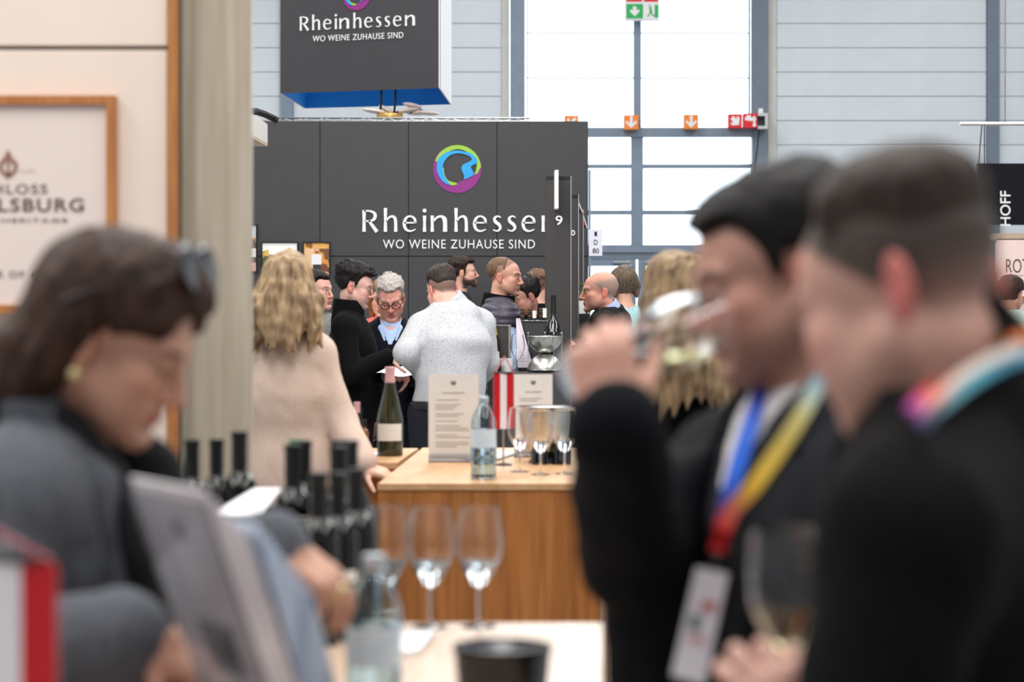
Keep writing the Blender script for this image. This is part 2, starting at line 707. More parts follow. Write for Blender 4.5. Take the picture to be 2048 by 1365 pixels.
for a, b in ((1056, 1267), (1282, 1497)):
    ys = [TOPY, -30, 65, 155, 256]
    for y0, y1 in zip(ys[:-1], ys[1:]):
        bar(a, b, y0, y1, M_PANE, 'pane', (.0, .006))
for a, b in ((1050, 1262), (1286, 1503)):
    ys = [275, 329, 421, DOORY]
    for y0, y1 in zip(ys[:-1], ys[1:]):
        bar(a, b, y0, y1, M_PANE, 'pane', (.0, .006))
mb = MB()
mb.span((fx(1018), -.1, fz(TOPY - 20)), (fx(1553), .16, 9.2))
mb.build('lintel', M_PANEL, win)
# pairs of glazed doors below the window
for n, (a, b) in enumerate(((1056, 1272), (1276, 1500))):
    dr = tag(thing('door_%d' % (n + 1), '', '', (0, FD, 0)), kind='structure')
    yb = 570 + CAMZ * FS
    bar(a, a + 16, 520, yb, M_STEEL, 'stile', par=dr)
    bar(b - 16, b, 520, yb, M_STEEL, 'stile', par=dr)
    bar(a + 16, b - 16, 520, 533, M_STEEL, 'rail', par=dr)
    bar(a + 16, b - 16, yb - 34, yb, M_STEEL, 'rail', par=dr)
    bar(a + 16, b - 16, 533, yb - 34, M_PANE, 'pane', (0, .006), par=dr)
    cx = 1226 if n == 0 else 1290
    mb = MB()
    mb.span((fx(cx), -.14, fz(526.5)), (fx(cx + 34), -.06, fz(522.5)))
    mb.span((fx(cx + (16 if n == 0 else 6)), -.12, fz(533)), (fx(cx + 38), -.06, fz(529)))
    mb.build('door_closer', M_SILVER, dr)

# ------------------------------------------------------------------ dark stand with the big lettering
M_DARK = mat('dark_laminate', (62, 62, 65), rough=.42, var=.05, scale=8)
M_DARK2 = mat('dark_laminate_warm', (56, 54, 53), rough=.5, var=.05, scale=8)
M_LET = mat('white_letter', (245, 246, 248), rough=.5, var=.01, scale=8)
WD = 21.0
WS = FPX / WD
wx = lambda x: (x - 1024) / WS
wz = lambda y: CAMZ + (HORIZON - y) / WS
st = thing('stand_wall', 'tall charcoal exhibition wall with big white lettering and a round logo', 'wall', (wx(850), WD, 0))
so = np.array([wx(850), WD, 0])
for x0, x1 in ((286, 463), (463, 640), (640, 817), (817, 994), (994, 1177)):
    for z0, z1 in ((0, wz(513)), (wz(513), wz(242))):
        mb = MB()
        mb.span((wx(x0) + .003, WD, z0 + .003), (wx(x1) - .003, WD + .12, z1 - .003))
        mb.build('panel', M_DARK, st, so, bevel=.003)
mb = MB()
mb.span((wx(287), WD + .02, .01), (wx(1176), WD + .11, wz(243)))
mb.build('core', M_BLACK, st, so)

UX, UY = np.array([1.0, 0, 0]), np.array([0, 0, 1.0])


def smooth_poly(pts, n=8):
    """Closed Catmull-Rom outline."""
    out = []
    m = len(pts)
    for i in range(m):
        p0, p1, p2, p3 = (np.asarray(pts[(i + k) % m], float) for k in (-1, 0, 1, 2))
        for t in np.linspace(0, 1, n, endpoint=False):
            out.append(.5 * ((2 * p1) + (p2 - p0) * t + (2 * p0 - 5 * p1 + 4 * p2 - p3) * t * t + (3 * p1 - p0 - 3 * p2 + p3) * t ** 3))
    return [tuple(p) for p in out]


def stroke(pts, ws, n=10):
    """Outline of a pen stroke whose width changes along its way."""
    P0 = [np.asarray(p, float) for p in pts]
    P1 = [2 * P0[0] - P0[1]] + P0 + [2 * P0[-1] - P0[-2]]
    W = list(ws)
    c, w = [], []
    for i in range(len(P0) - 1):
        p0, p1, p2, p3 = P1[i:i + 4]
        for t in np.linspace(0, 1, n, endpoint=(i == len(P0) - 2)):
            c.append(.5 * ((2 * p1) + (p2 - p0) * t + (2 * p0 - 5 * p1 + 4 * p2 - p3) * t * t + (3 * p1 - p0 - 3 * p2 + p3) * t ** 3))
            w.append(W[i] + (W[i + 1] - W[i]) * t)
    c = np.array(c)
    tg = np.gradient(c, axis=0)
    tg /= np.linalg.norm(tg, axis=1)[:, None]
    nn = np.stack([-tg[:, 1], tg[:, 0]], 1)
    w = np.array(w)[:, None] / 2
    return [tuple(p) for p in np.concatenate([c + nn * w, (c - nn * w)[::-1]])]


def stem_(x, h, w=25):
    return [(x - w * .56, 0), (x + w * .56, 0), (x + w * .44, h * .5), (x + w * .56, h), (x - w * .56, h), (x - w * .44, h * .5)]


ARCH = ([(20, 84), (42, 116), (72, 126), (93, 108), (98, 60), (98, 0)], [10, 15, 20, 25, 25, 27])
GLYPH = {
    'R': [stem_(16, 178, 26), stroke([(16, 170), (60, 171), (98, 155), (107, 130), (96, 102), (62, 88), (18, 87)], [13, 14, 22, 28, 24, 14, 11]), stroke([(56, 90), (82, 54), (122, 0)], [20, 25, 30])],
    'h': [stem_(14, 195), stroke(*ARCH)],
    'n': [stem_(14, 133), [(p[0] + max(0, p[0] - 14) * .46, p[1]) for p in stroke([(20, 84), (40, 116), (64, 126), (82, 108), (86, 60), (86, 0)], [10, 15, 20, 25, 23, 24], 10)]],
    'i': [stem_(14, 133), [(14 + 16 * math.cos(a), 174 + 16 * math.sin(a)) for a in np.linspace(0, 2 * math.pi, 16, endpoint=False)]],
    'e': [[(12, 68), (108, 68), (108, 80), (12, 80)], stroke([(104, 72), (97, 108), (62, 128), (28, 112), (13, 68), (26, 22), (64, 6), (106, 20)], [22, 20, 13, 20, 27, 22, 14, 9])],
    's': [stroke([(72, 116), (46, 128), (20, 112), (26, 84), (56, 58), (66, 30), (42, 7), (6, 16)], [9, 13, 21, 27, 27, 21, 13, 9])],
}
WORD = [('R', 100), ('h', 277), ('e', 432), ('i', 597), ('n', 660), ('h', 855), ('e', 1007), ('s', 1165), ('s', 1285), ('e', 1405), ('n', 1568)]


def name_letters(par, off, o, ux, uy, k, depth=.012):
    """The stand's name; o is the foot of the first letter, k metres per drawing unit."""
    for ch, x in WORD:
        mb = MB()
        for pl in GLYPH[ch]:
            mb.poly([((p[0] + x - 100) * k, p[1] * k) for p in pl], o, ux, uy, depth)
        mb.build('letter', M_LET, par, off)


RING = lambda cx, cy, r, a0, a1, n=40: [(cx + r * math.cos(a), cy + r * math.sin(a)) for a in np.linspace(math.radians(a0), math.radians(a1), n)]
M_PUR = mat('logo_purple', (150, 48, 140), rough=.5, var=.02)
M_GRN = mat('logo_green', (160, 208, 75), rough=.5, var=.02)
M_BLU = mat('logo_blue', (48, 170, 240), rough=.5, var=.02)


def logo(par, off, o, ux, uy, k):
    """Round mark: purple crescent, green ring, blue stream; drawing units about (0, 0), y up."""
    n = np.cross(nrm(ux), nrm(uy))
    lay = lambda q, m, z: (lambda b: (b.poly([(p[0] * k, p[1] * k) for p in q], np.asarray(o) + n * z, ux, uy, .004), b.build('logo_shape', m, par, off)))(MB())
    pur = RING(0, 0, 198, 128, 390, 60) + [(160, 20), (142, -34), (100, -68), (50, -92), (0, -118), (-52, -132), (-110, -110), (-152, -60), (-170, 10), (-158, 80), (-128, 134)]
    lay(pur, M_PUR, .0)
    grn = RING(2, 0, 194, 160, 5, 40) + [(180, -10), (168, -36), (140, -52), (156, -10), (160, 30), (150, 72), (112, 124), (40, 156), (0, 162), (-50, 150), (-96, 124), (-140, 66), (-166, 56)]
    lay(grn, M_GRN, .004)
    grn2 = smooth_poly([(-112, 10), (-102, -50), (-72, -96), (0, -120), (-20, -134), (-60, -132), (-110, -100), (-126, -30)], 4)
    lay(grn2, M_GRN, .004)
    blu = smooth_poly([(-168, 10), (-152, 82), (-108, 122), (-60, 142), (0, 150), (60, 140), (112, 126), (150, 92), (166, 60), (150, 40), (112, 14),
                       (136, -46), (60, -86), (58, -62), (46, -32), (34, 4), (52, 36), (96, 56), (118, 74), (108, 96), (70, 116), (0, 126), (-60, 108), (-102, 62),
                       (-118, 6), (-98, -74), (-58, -130), (-108, -112), (-152, -56)], 5)
    lay(blu, M_BLU, .008)


KW = 1 / 4.096 / WS
name_letters(st, so, (wx(724.4), WD - .004, wz(464)), UX, UY, KW)
logo(st, so, (wx(914.4), WD - .003, wz(337.8)), UX, UY, KW)
text_polys('WO WEINE ZUHAUSE SIND', (1070 - 766) / WS, 18 / WS, .01, (wx(918), WD - .002, wz(488.5)), UX, UY, 'lettering', M_LET, st, so, spacing=1.12)
tag(st, None, None)

# framed photographs on that wall
M_PHOTO = vcol_mat('photo_print', rough=.35, spec=.4, bump=0)


def framed(label, x0, x1, y0, y1, paint):
    o = np.array([wx((x0 + x1) / 2), WD - .03, wz((y0 + y1) / 2)])
    t = thing('framed_photograph', label, 'picture', o, group='framed photographs on the dark wall')
    w, h = (x1 - x0) / WS, (y1 - y0) / WS
    f = .010
    for lo, hi in (((-w / 2, 0, -h / 2), (-w / 2 + f, .03, h / 2)), ((w / 2 - f, 0, -h / 2), (w / 2, .03, h / 2)),
                   ((-w / 2 + f, 0, h / 2 - f), (w / 2 - f, .03, h / 2)), ((-w / 2 + f, 0, -h / 2), (w / 2 - f, .03, -h / 2 + f))):
        MB().span(lo, hi).build('frame', M_BLACK, t)
    n = 60
    u, v = np.meshgrid(np.linspace(0, 1, n), np.linspace(0, 1, n), indexing='ij')
    V = np.stack([(u - .5) * (w - f), np.full_like(u, .012), (v - .5) * (h - f)], -1).reshape(-1, 3)
    i, j = np.meshgrid(np.arange(n - 1), np.arange(n - 1), indexing='ij')
    Q = np.stack([i * n + j, (i + 1) * n + j, (i + 1) * n + j + 1, i * n + j + 1], -1).reshape(-1, 4)
    c = np.array([lin(*p)[:3] for p in paint(u.ravel(), v.ravel())])
    link('print', np_mesh('print', V, Q, False, c), t, None, M_PHOTO)


def ph_man(u, v):
    out = []
    nz = vnoise(u * 7, v * 9, u * 0, 3)
    for a, b, k in zip(u, v, nz):
        c = (236, 196, 150) if a < .55 else ((226, 150, 70) if k > 0 else (120, 84, 52))
        if b > .82:
            c = (240, 178, 92) if k > -.2 else (150, 96, 50)
        if b < .35 and a > .6:
            c = (226, 168, 120) if k > 0 else (120, 70, 48)
        if abs(a - .50) < .18 and .36 < b < .66:
            c = (238, 238, 244)
        if .36 < a < .66 and b <= .36 and b > .12:
            c = (52, 50, 56)
        if ((a - .50) / .10) ** 2 + ((b - .78) / .10) ** 2 < 1:
            c = (228, 168, 138) if b > .74 else (96, 58, 44)
        out.append(c)
    return out


def ph_trees(u, v):
    nz = vnoise(u * 8, v * 8, u * 0, 9)
    out = []
    for a, b, k in zip(u, v, nz):
        c = (250, 250, 246)
        if b < .80 + .12 * k and (a < .2 or a > .72):
            c = (224, 186, 84) if k > -.25 else (120, 110, 60)
        if b < .62 + .06 * k:
            c = (170, 150, 110) if k > 0 else (92, 96, 60)
        out.append(c)
    return out


def ph_tall(u, v):
    nz = vnoise(u * 9, v * 14, u * 0, 5)
    out = []
    for a, b, k in zip(u, v, nz):
        c = (205, 212, 216) if b > .72 else ((206, 140, 80) if k > .1 else (84, 74, 66))
        if b < .5:
            c = (236, 234, 230) if b > .32 else (96, 84, 78)
        if b < .2:
            c = (222, 170, 150)
        out.append(c)
    return out


framed('framed photograph of a man in a white shirt, black frame on dark wall', 606, 661, 484, 556, ph_man)
framed('framed landscape photograph with yellow trees behind the blond visitor', 523, 597, 484, 556, ph_trees)
framed('tall framed photograph beside the pale wooden partition, mostly hidden', 458, 515, 449, 545, ph_tall)

# ------------------------------------------------------------------ hanging banner
corner = [P(560, 186, 23.35), P(880, 176, 22.7), P(903, 209, 24.78), P(608, 217, 25.34)]
zb = 3.49
BT = 5.9
bo = sum(corner) / 4
bo[2] = zb
ban = thing('hanging_banner', 'dark four sided hanging banner with white lettering, bright blue inside', 'banner', bo)
M_BAN = mat('banner_cloth', (70, 68, 72), rough=.7, var=.03, scale=6)
M_BLUE = mat('banner_lining', (22, 128, 205), rough=.6, var=.06, scale=3)
cs = [np.array([c[0], c[1], zb]) for c in corner]
cen = sum(cs) / 4
UP = np.array([0, 0, BT - zb])
for i in range(4):
    a, b = cs[i], cs[(i + 1) % 4]
    out = nrm(np.cross(b - a, [0, 0, 1]))
    m = M_BAN if i in (0, 2) else M_WHITE
    mb = MB()
    t = out * .012
    mb.hexa([a, b, b - t, a - t, a + UP, b + UP, b - t + UP, a - t + UP])
    mb.build('banner_side', m, ban, bo)
    mb = MB()
    ea, eb = a + (b - a) * .012 - t * 1.2, b - (b - a) * .012 - t * 1.2
    mb.hexa([ea, eb, eb - t * .4, ea - t * .4, ea + UP, eb + UP, eb - t * .4 + UP, ea - t * .4 + UP])
    mb.build('lining', M_BLUE, ban, bo)
for c in cs:
    MB().tube([c + UP - (c - cen) * .03, [c[0] - (c[0] - cen[0]) * .03, c[1] - (c[1] - cen[1]) * .03, 9.2]], .006, 6).build('cable', M_SILVER, ban, bo)
bu = nrm(cs[1] - cs[0])
bn = np.cross(bu, UY)


def ban_at(x, y):
    """Where the sight-line of a pixel meets the banner's front."""
    d0 = P(x, y, 1.0) - np.array([0, 0, CAMZ])
    s_ = np.dot(cs[0] - np.array([0, 0, CAMZ]), bn) / np.dot(d0, bn)
    return np.array([0, 0, CAMZ]) + d0 * s_ + bn * .002


pa, pb = ban_at(600, 60), ban_at(831, 54)
kb = np.linalg.norm(pb - pa) / (1703 - 100 + 5)
o_ = pa.copy()
o_[2] = (ban_at(600, 60)[2] + ban_at(831, 53)[2]) / 2
name_letters(ban, bo, o_, bu, UY, kb, .008)
oc = ban_at(716, 74)
text_polys('WO WEINE ZUHAUSE SIND', np.linalg.norm(ban_at(807, 72) - ban_at(626, 76)), .058, .008, oc, bu, UY, 'lettering', M_LET, ban, bo, spacing=1.12)
logo(ban, bo, ban_at(713.5, -11), bu, UY, kb)

# truss and the big lamp above the wall
TRX = 1
tr = thing('lighting_truss', 'thin silver lighting truss lying along the top of the dark wall', 'truss', (wx(790), 21.9, 3.02))
to = np.array([wx(790), 21.9, 3.02])
zt0, zt1 = CAMZ + (570 - 243.5) / FPX * 21.9, CAMZ + (570 - 236.5) / FPX * 21.9
tx = lambda x: (x - 1024) / FPX * 21.9
for yy in (21.85, 21.95):
    for z in (zt0, zt1):
        MB().tube([(tx(540), yy, z), (tx(1060), yy, z)], .006, 6).build('chord', M_SILVER, tr, to)
for x in (560, 1040):
    MB().tube([(tx(x), 21.9, zt1), (tx(x), 21.9, 9.2)], .005, 6).build('suspension_wire', M_SILVER, tr, to)
for i, x in enumerate(range(545, 1050, 21)):
    a, b = (zt0, zt1) if i % 2 == 0 else (zt1, zt0)
    MB().tube([(tx(x), 21.85, a), (tx(x + 21), 21.85, b)], .004, 5).build('brace', M_SILVER, tr, to)
M_GOLD = mat('gold_metal', (226, 184, 110), rough=.3, metal=.6, var=.1)
ch = thing('chandelier', 'gold ring lamp with pale petal shades behind the top of the dark wall', 'lamp', P(780, 232, 23))
co = P(780, 232, 23)
sc_ = 23 / FPX
mb = MB().lathe([(.001, -.02), (26 * sc_, -.03), (27 * sc_, 0), (26 * sc_, .02), (.001, .02)], 28, co)
mb.build('ring', M_GOLD, ch, co)
for dx in (-20, 8):
    MB().tube([co + [dx * sc_, 0, .02], co + [(dx + 3) * sc_, 0, .15], co + [(dx + 2) * sc_, 0, .5], [co[0] + dx * sc_, co[1], 9.2]], .012, 6).build('stem', M_BLACK, ch, co)
M_PETAL = mat('petal_shade', (236, 222, 214), rough=.5, var=.1)
for k, (dx, dz, w_, a) in enumerate(((-32, 10, 24, 8), (34, 12, 26, -10), (60, 8, 26, -4), (78, 6, 20, 4), (44, 22, 20, 12), (-8, 14, 18, 30))):
    b_ = MB().ball((0, 0, 0), 1.0, 10)
    R = rotm('Y', a)
    b_.v = [tuple(co + [dx * sc_, .05 * (k % 3), dz * sc_] + R @ (np.array(v) * [w_ * sc_, .08, 5 * sc_])) for v in b_.v]
    b_.build('petal', M_PETAL, ch, co)
for k in range(5):
    MB().tube([co + [10 * sc_, 0, .03], co + [(24 + 9 * k) * sc_, .02 * k, .06 + .012 * (k % 3)], co + [(34 + 10 * k) * sc_, .05, .03]], .006, 5).build('twig', M_BLACK, ch, co)

# ------------------------------------------------------------------ signs on the window bars
M_ORANGE = mat('sign_orange', (244, 140, 58), rough=.5, var=.03)
M_RED = mat('sign_red', (226, 40, 48), rough=.5, var=.03)
M_GREEN = mat('sign_green', (40, 178, 96), rough=.5, var=.03)
SD = 35.7
ss = FPX / SD


def sign(name, label, x0, x1, y0, y1, m, marks, group=None, cat='sign'):
    o = P((x0 + x1) / 2, (y0 + y1) / 2, SD)
    t = thing(name, label, cat, o, group=group)
    w, h = (x1 - x0) / ss, (y1 - y0) / ss
    MB().box((0, .10, 0), (w, .20, h)).build('plate', m, t, bevel=.004)
    for pl, mm in marks:
        mb = MB().poly([(a * w, b * h) for a, b in pl], (0, -.001, 0), UX, UY, .006)
        mb.build('symbol', mm, t)
    return t


DOWN = [(-.09, .42), (.09, .42), (.09, -.12), (.30, .10), (.40, -.02), (0, -.42), (-.40, -.02), (-.30, .10), (-.09, -.12)]
rot = lambda pl, a: [(p[0] * math.cos(a) - p[1] * math.sin(a), p[0] * math.sin(a) + p[1] * math.cos(a)) for p in pl]
G_ = 'orange arrow signs on the window bar'
sign('arrow_sign', 'orange sign with a slanting white arrow, half hidden by the dark wall top', 1129, 1157, 231, 259, M_ORANGE, [(rot(DOWN, math.radians(-45)), M_WHITE)], G_)
sign('arrow_sign', 'orange sign with a white down arrow in front of the window mullion', 1248, 1277, 230, 259, M_ORANGE, [(DOWN, M_WHITE)], G_)
sign('arrow_sign', 'orange sign with a white down arrow next along towards the red signs', 1368, 1397, 229, 258, M_ORANGE, [(DOWN, M_WHITE)], G_)
FAT = [(-.16, .36), (.16, .36), (.16, .02), (.36, .16), (.40, -.05), (0, -.40), (-.40, -.05), (-.36, .16), (-.16, .02)]
sign('fire_arrow_sign', 'red square sign with a thick white arrow pointing down right', 1457, 1484, 228, 256, M_RED, [(rot(FAT, math.radians(45)), M_WHITE)])
HYD = smooth_poly([(-.40, .05), (-.30, .32), (-.05, .38), (.1, .2), (.30, .34), (.42, .1), (.34, -.1), (.40, -.36), (.16, -.40), (.2, -.05), (0, -.02)], 4)
sign('fire_hose_sign', 'red square sign with a white fire hose symbol by the post', 1487, 1515, 227, 256, M_RED, [(HYD, M_WHITE)])
t = sign('exit_sign', 'green and red emergency exit sign hanging in front of the high window', 1250, 1319, -40, 40, M_WHITE, [])
w_, h_ = 69 / ss, 80 / ss
for (a, b, c, d), m in (((-.46, -.46, .02, -.10), M_GREEN), ((.36, -.44, .46, -.12), M_GREEN), ((-.46, -.04, -.01, .46), M_RED), ((.05, -.04, .46, .46), M_RED)):
    MB().span((a * w_, -.008, b * h_), (c * w_, -.001, d * h_)).build('field', m, t)
MB().poly([(-.22 * w_ + p[0] * .34 * w_, -.28 * h_ + p[1] * .32 * h_) for p in FAT], (0, -.008, 0), UX, UY, .006).build('symbol', M_WHITE, t)
MB().poly([(-.24 * w_ + p[0] * .34 * w_, .2 * h_ + p[1] * .38 * h_) for p in FAT], (0, -.008, 0), UX, UY, .006).build('symbol', M_WHITE, t)
mb = MB()
for q in ([(.2, -.17), (.26, -.17), (.28, -.30), (.22, -.31)], [(.22, -.3), (.26, -.3), (.17, -.42), (.14, -.42)], [(.25, -.3), (.28, -.28), (.30, -.37), (.36, -.37), (.36, -.40), (.28, -.40)], [(.19, -.12), (.23, -.12), (.23, -.15), (.19, -.15)]):
    mb.poly([(p[0] * w_, p[1] * h_) for p in q], (0, -.002, 0), UX, UY, .006)
mb.build('running_figure', M_GREEN, t)
for dx in (-.25, .25):
    MB().tube([(dx, .02, h_ / 2), (dx, .02, 9.2 - t.location[2])], .01, 6).build('hanger', M_SILVER, t)
t = thing('cable_bracket', 'grey metal bracket box on the post beside the red signs', 'bracket', P(1523, 240, 35.75))
o = P(1523, 240, 35.75)
for lo, hi in (((1516, 258, 35.6), (1536, 252, 35.88)), ((1516, 232, 35.6), (1536, 226, 35.88)), ((1530, 252, 35.6), (1536, 232, 35.88))):
    MB().span(P(*lo), P(hi[0], hi[1], lo[2]) + [0, .28, 0]).build('side', M_SILVER, t, o)
MB().span(P(1518, 226, 35.6), P(1526, 217, 35.6) + [0, .1, 0]).build('sensor', M_WHITE, t, o)
MB().tube([P(1518, 258, 35.6), P(1515, 290, 35.6), P(1510, 330, 35.6), P(1512, 480, 35.6)], .012, 6).build('cable', M_BLACK, t, o)

# ------------------------------------------------------------------ pylons of the next stands, number boards
M_EDGE = mat('bright_edge', (225, 226, 228), rough=.18, metal=1.0, var=.05)


def pylon(label, x0, x1, ytop, d, digit=None):
    s_ = FPX / d
    X0, X1 = (x0 - 1024) / s_, (x1 - 1024) / s_
    zt = CAMZ + (HORIZON - ytop) / s_
    o = np.array([(X0 + X1) / 2, d, 0])
    t = thing('stand_pylon', label, 'partition', o, group='dark partitions of the neighbouring stands')
    MB().span((X0, d, 0), (X1 - .006, d + .45, zt)).build('panel', M_DARK2, t, o, bevel=.003)
    MB().span((X1 - .006, d - .002, 0), (X1, d + .04, zt)).build('edge_strip', M_EDGE, t, o)
    MB().span((X0, d - .004, zt - 7 / s_), (X1 - .006, d, zt - 1 / s_)).build('top_rail', M_BLACK, t, o)
    if digit:
        text_polys(digit[0], digit[3] / s_, digit[4] / s_, .006, ((digit[1] - 1024) / s_, d - .001, CAMZ + (HORIZON - digit[2]) / s_), UX, UY, 'number', M_LET, t, o, bold=.01)
    return t


pylon('dark partition with a white number and a white fin sign above the steel bowls', 1092, 1143, 352, 14.4, ('9', 1118, 441, 14, 19))
pylon('second dark partition with bright edge, just behind the numbered one', 1096, 1158, 389, 17.2, ('0', 1146, 466, 8, 11))
pylon('third dark partition in the receding row, before the red pennant', 1112, 1167.5, 419, 19.2)
t = thing('fin_sign', 'white upright fin sign sticking out of the numbered dark partition', 'sign', P(1113, 380, 14.1))
o = P(1113, 380, 14.1)
MB().span(P(1110, 417, 14.1), P(1117, 340, 14.1) + [0, .3, 0]).build('board', M_WHITE, t, o)
mb = MB()
for yy in (352, 366, 376, 388, 400):
    mb.span(P(1117.05, yy + 4, 14.1) + [0, .1, 0], P(1117.2, yy, 14.1) + [.0005, .2, 0])
mb.build('print', M_STEEL, t, o)
M_PENN = mat('pennant_red', (226, 60, 82), rough=.6, var=.03)
for (a, b, d, lab) in (((1157, 402), (1166, 425), 17.655, 'small red and white slanted board between the second and third dark partitions'), ((1167.5, 432), (1175, 456), 19.655, 'smaller red and white slanted board nearest the paper hall number')):
    o = P(a[0], a[1], d)
    t = thing('slanted_board', lab, 'board', o, group='red slanted boards')
    p0, p1, p2 = P(*a, d), P(*b, d), P(a[0], b[1], d)
    MB().poly([((p - o)[0], (p - o)[2]) for p in (p0, p1, p2)], (0, .05, 0), UX, UY, .05).build('face', M_PENN, t)
    MB().span((-.12, -.003, p2[2] - o[2]), (.02, .03, p2[2] - o[2] + .02)).build('bracket', M_BLACK, t)
    dd = nrm(p1 - p0)
    nn_ = np.array([dd[2], 0, -dd[0]]) * .008
    MB().poly([((p - o)[0], (p - o)[2]) for p in (p0, p1, p1 + nn_, p0 + nn_)], (0, -.011, 0), UX, UY, .012).build('edge', M_WHITE, t)
o = P(1191, 486, 20.968)
t = thing('hall_number_sign', 'white paper board with the stand number at the dark wall edge', 'sign', o)
MB().span(P(1178, 512, 20.968) - o, P(1204.5, 459, 20.968) - o + np.array([0, .012, 0])).build('board', mat('paper_board', (232, 232, 246), rough=.6, var=.02), t)
M_INK = mat('black_ink', (22, 22, 26), rough=.7, var=.1)
for tx_, yy, w_, h_ in (('1', 468, 5, 9), ('D', 485, 7.5, 10), ('80', 502, 13, 10)):
    text_polys(tx_, w_ / FPX * 20.96, h_ / FPX * 20.96, .002, P(1191.5, yy, 20.9675), UX, UY, 'number', M_INK, t, o, bold=.004)
mb = MB().span(P(1177.4, 600, 20.98) * [1, 1, 0], P(1181.5, 340, 20.98) + [0, .1, 0])
tag(mb.build('edge_post', M_STEEL, None, P(1180, 600, 20.98) * [1, 1, 0]), 'slim grey post along the right edge of the dark wall', 'post')

# canopy box of the stand on the left, behind the partition
o = np.array([-2.2, 12.2, 2.47])
t = thing('canopy_header', 'white header box of a stand seen past the pale wooden partition', 'canopy', o)
MB().span((-3.0, 10.0, 2.475), (-1.455, 14.4, 2.6)).build('header', mat('header_white', (226, 222, 214), rough=.5, var=.06, scale=20), t, o, bevel=.004)
MB().span((-3.0, 10.0, 2.465), (-1.455, 14.4, 2.4745)).build('soffit', mat('soffit_wood', (220, 196, 168), rough=.5, var=.1), t, o)
for yy in (10.2, 14.2):
    MB().span((-2.9, yy, 0), (-2.8, yy + .1, 2.465)).build('post', M_WHITE, t, o)
MB().tube([P(495, 222, 14.8), P(513, 223, 14.8), P(528, 228, 14.9), P(545, 236, 15), P(556, 241, 15)], .022, 8).build('cable_duct', M_BLACK, t, o)

# stands far right
o = P(2010, 390, 24)
t = thing('black_stand_sign', 'black sign with pale upright lettering at the upper right', 'sign', o)
sx = lambda x, y: P(x, y, 24)
MB().span(sx(1956, 450), sx(2120, 327) + [0, .1, 0]).build('board', mat('night_board', (17, 19, 25), rough=.6, var=.05, spec=.2), t, o)
text_polys('WINEHOFF'[4:], 70 / FPX * 24, 21 / FPX * 24, .006, sx(2010.5, 417), UY, -UX, 'lettering', M_LET, t, o, bold=.008)
rod = sx(2010, 248)
MB().tube([sx(1920, 248), sx(2140, 248)], .018, 8).build('rod', M_CHROME, t, o)
for a, b in (((1964, 250), (1957, 327)), ((1969, 250), (1969, 327)), ((2100, 250), (2100, 327))):
    MB().tube([sx(*a), sx(*b)], .006, 5).build('wire', M_BLACK, t, o)
MB().tube([rod, [rod[0], rod[1], 9.2]], .008, 5).build('hanger', M_SILVER, t, o)
o = P(2040, 520, 22)
t = thing('pale_pink_stand', 'pale pink lit stand wall with thin dark lettering, far right edge', 'wall', o * [1, 1, 0])
oo = o * [1, 1, 0]
px_ = lambda x, y: P(x, y, 22)
PINK = mat('pink_panel', (244, 218, 210), rough=.6, var=.04)
MB().span(px_(1994, 570) * [1, 1, 0], px_(2180, 478) + [0, .1, 0]).build('panel', PINK, t, oo)
MB().span(px_(1990, 480), px_(2180, 467) + [0, .3, 0]).build('ledge', mat('ledge_wood', (196, 172, 150), rough=.5, var=.1), t, oo)
MB().span(px_(1990, 606) - [0, .02, 0], px_(2180, 593) + [0, 0, 0]).build('rail', M_STEEL_D, t, oo)
text_polys('ROTH', 62 / FPX * 22, 27 / FPX * 22, .004, px_(2043, 532) - [0, .001, 0], UX, UY, 'lettering', M_INK, t, oo, bold=-.014)
mb = MB()
for k in range(7):
    mb.span(px_(2018 + 5 * k, 553) - [0, .001, 0], px_(2021 + 5 * k, 550.5))
mb.build('small_print', M_STEEL_D, t, oo)
# ------------------------------------------------------------------ beige stand on the left
M_BEIGE = mat('beige_panel', (240, 224, 211), rough=.55, var=.03, scale=3)
M_OAK = mat('oak_strip', (196, 132, 74), rough=.5, scale=14, stretch=(6, 6, .4), dark=(166, 104, 54))
M_GREYOAK = mat('greyed_oak', (204, 192, 174), rough=.3, scale=9, stretch=(5, 5, .22), dark=(176, 163, 143), spec=.6)
M_PINKW = mat('sign_face', (238, 222, 214), rough=.5, var=.02, scale=3)
LD = 6.0
ls = FPX / LD
lx_ = lambda x: (x - 1024) / ls
lz_ = lambda y: CAMZ + (HORIZON - y) / ls
wl = tag(thing('wall_left', '', '', (lx_(170), LD, 0)), kind='structure')
lo_ = np.array([lx_(170), LD, 0])
zj = lz_(95)
MB().span((-3.4, LD, 0), (lx_(334), LD + .03, zj - .006)).build('panel', M_BEIGE, wl, lo_, bevel=.002)
MB().span((-3.4, LD, zj + .004), (lx_(334), LD + .03, 3.3)).build('panel', M_BEIGE, wl, lo_, bevel=.002)
MB().span((-3.4, LD + .03, 0), (lx_(352), LD + .1, 3.3)).build('core', M_BLACK, wl, lo_)
MB().span((lx_(337), LD - .02, 0), (lx_(355), LD + .03, 3.3)).build('edge_board', M_OAK, wl, lo_, bevel=.002)
o = np.array([(430 - 1024) / FPX * 6.15, 6.12, 0])
t = thing('wood_partition', 'pale grey oak upright partition board beside the beige stand wall', 'partition', o)
MB().span(((354 - 1024) / FPX * 6.1, 6.1, 0), ((502 - 1024) / FPX * 6.1, 6.145, 3.3)).build('board', M_GREYOAK, t, o, bevel=.003)
MB().span(((360 - 1024) / FPX * 6.1, 6.085, 0), ((498 - 1024) / FPX * 6.1, 6.2, .08)).build('foot_rail', M_OAK, t, o)

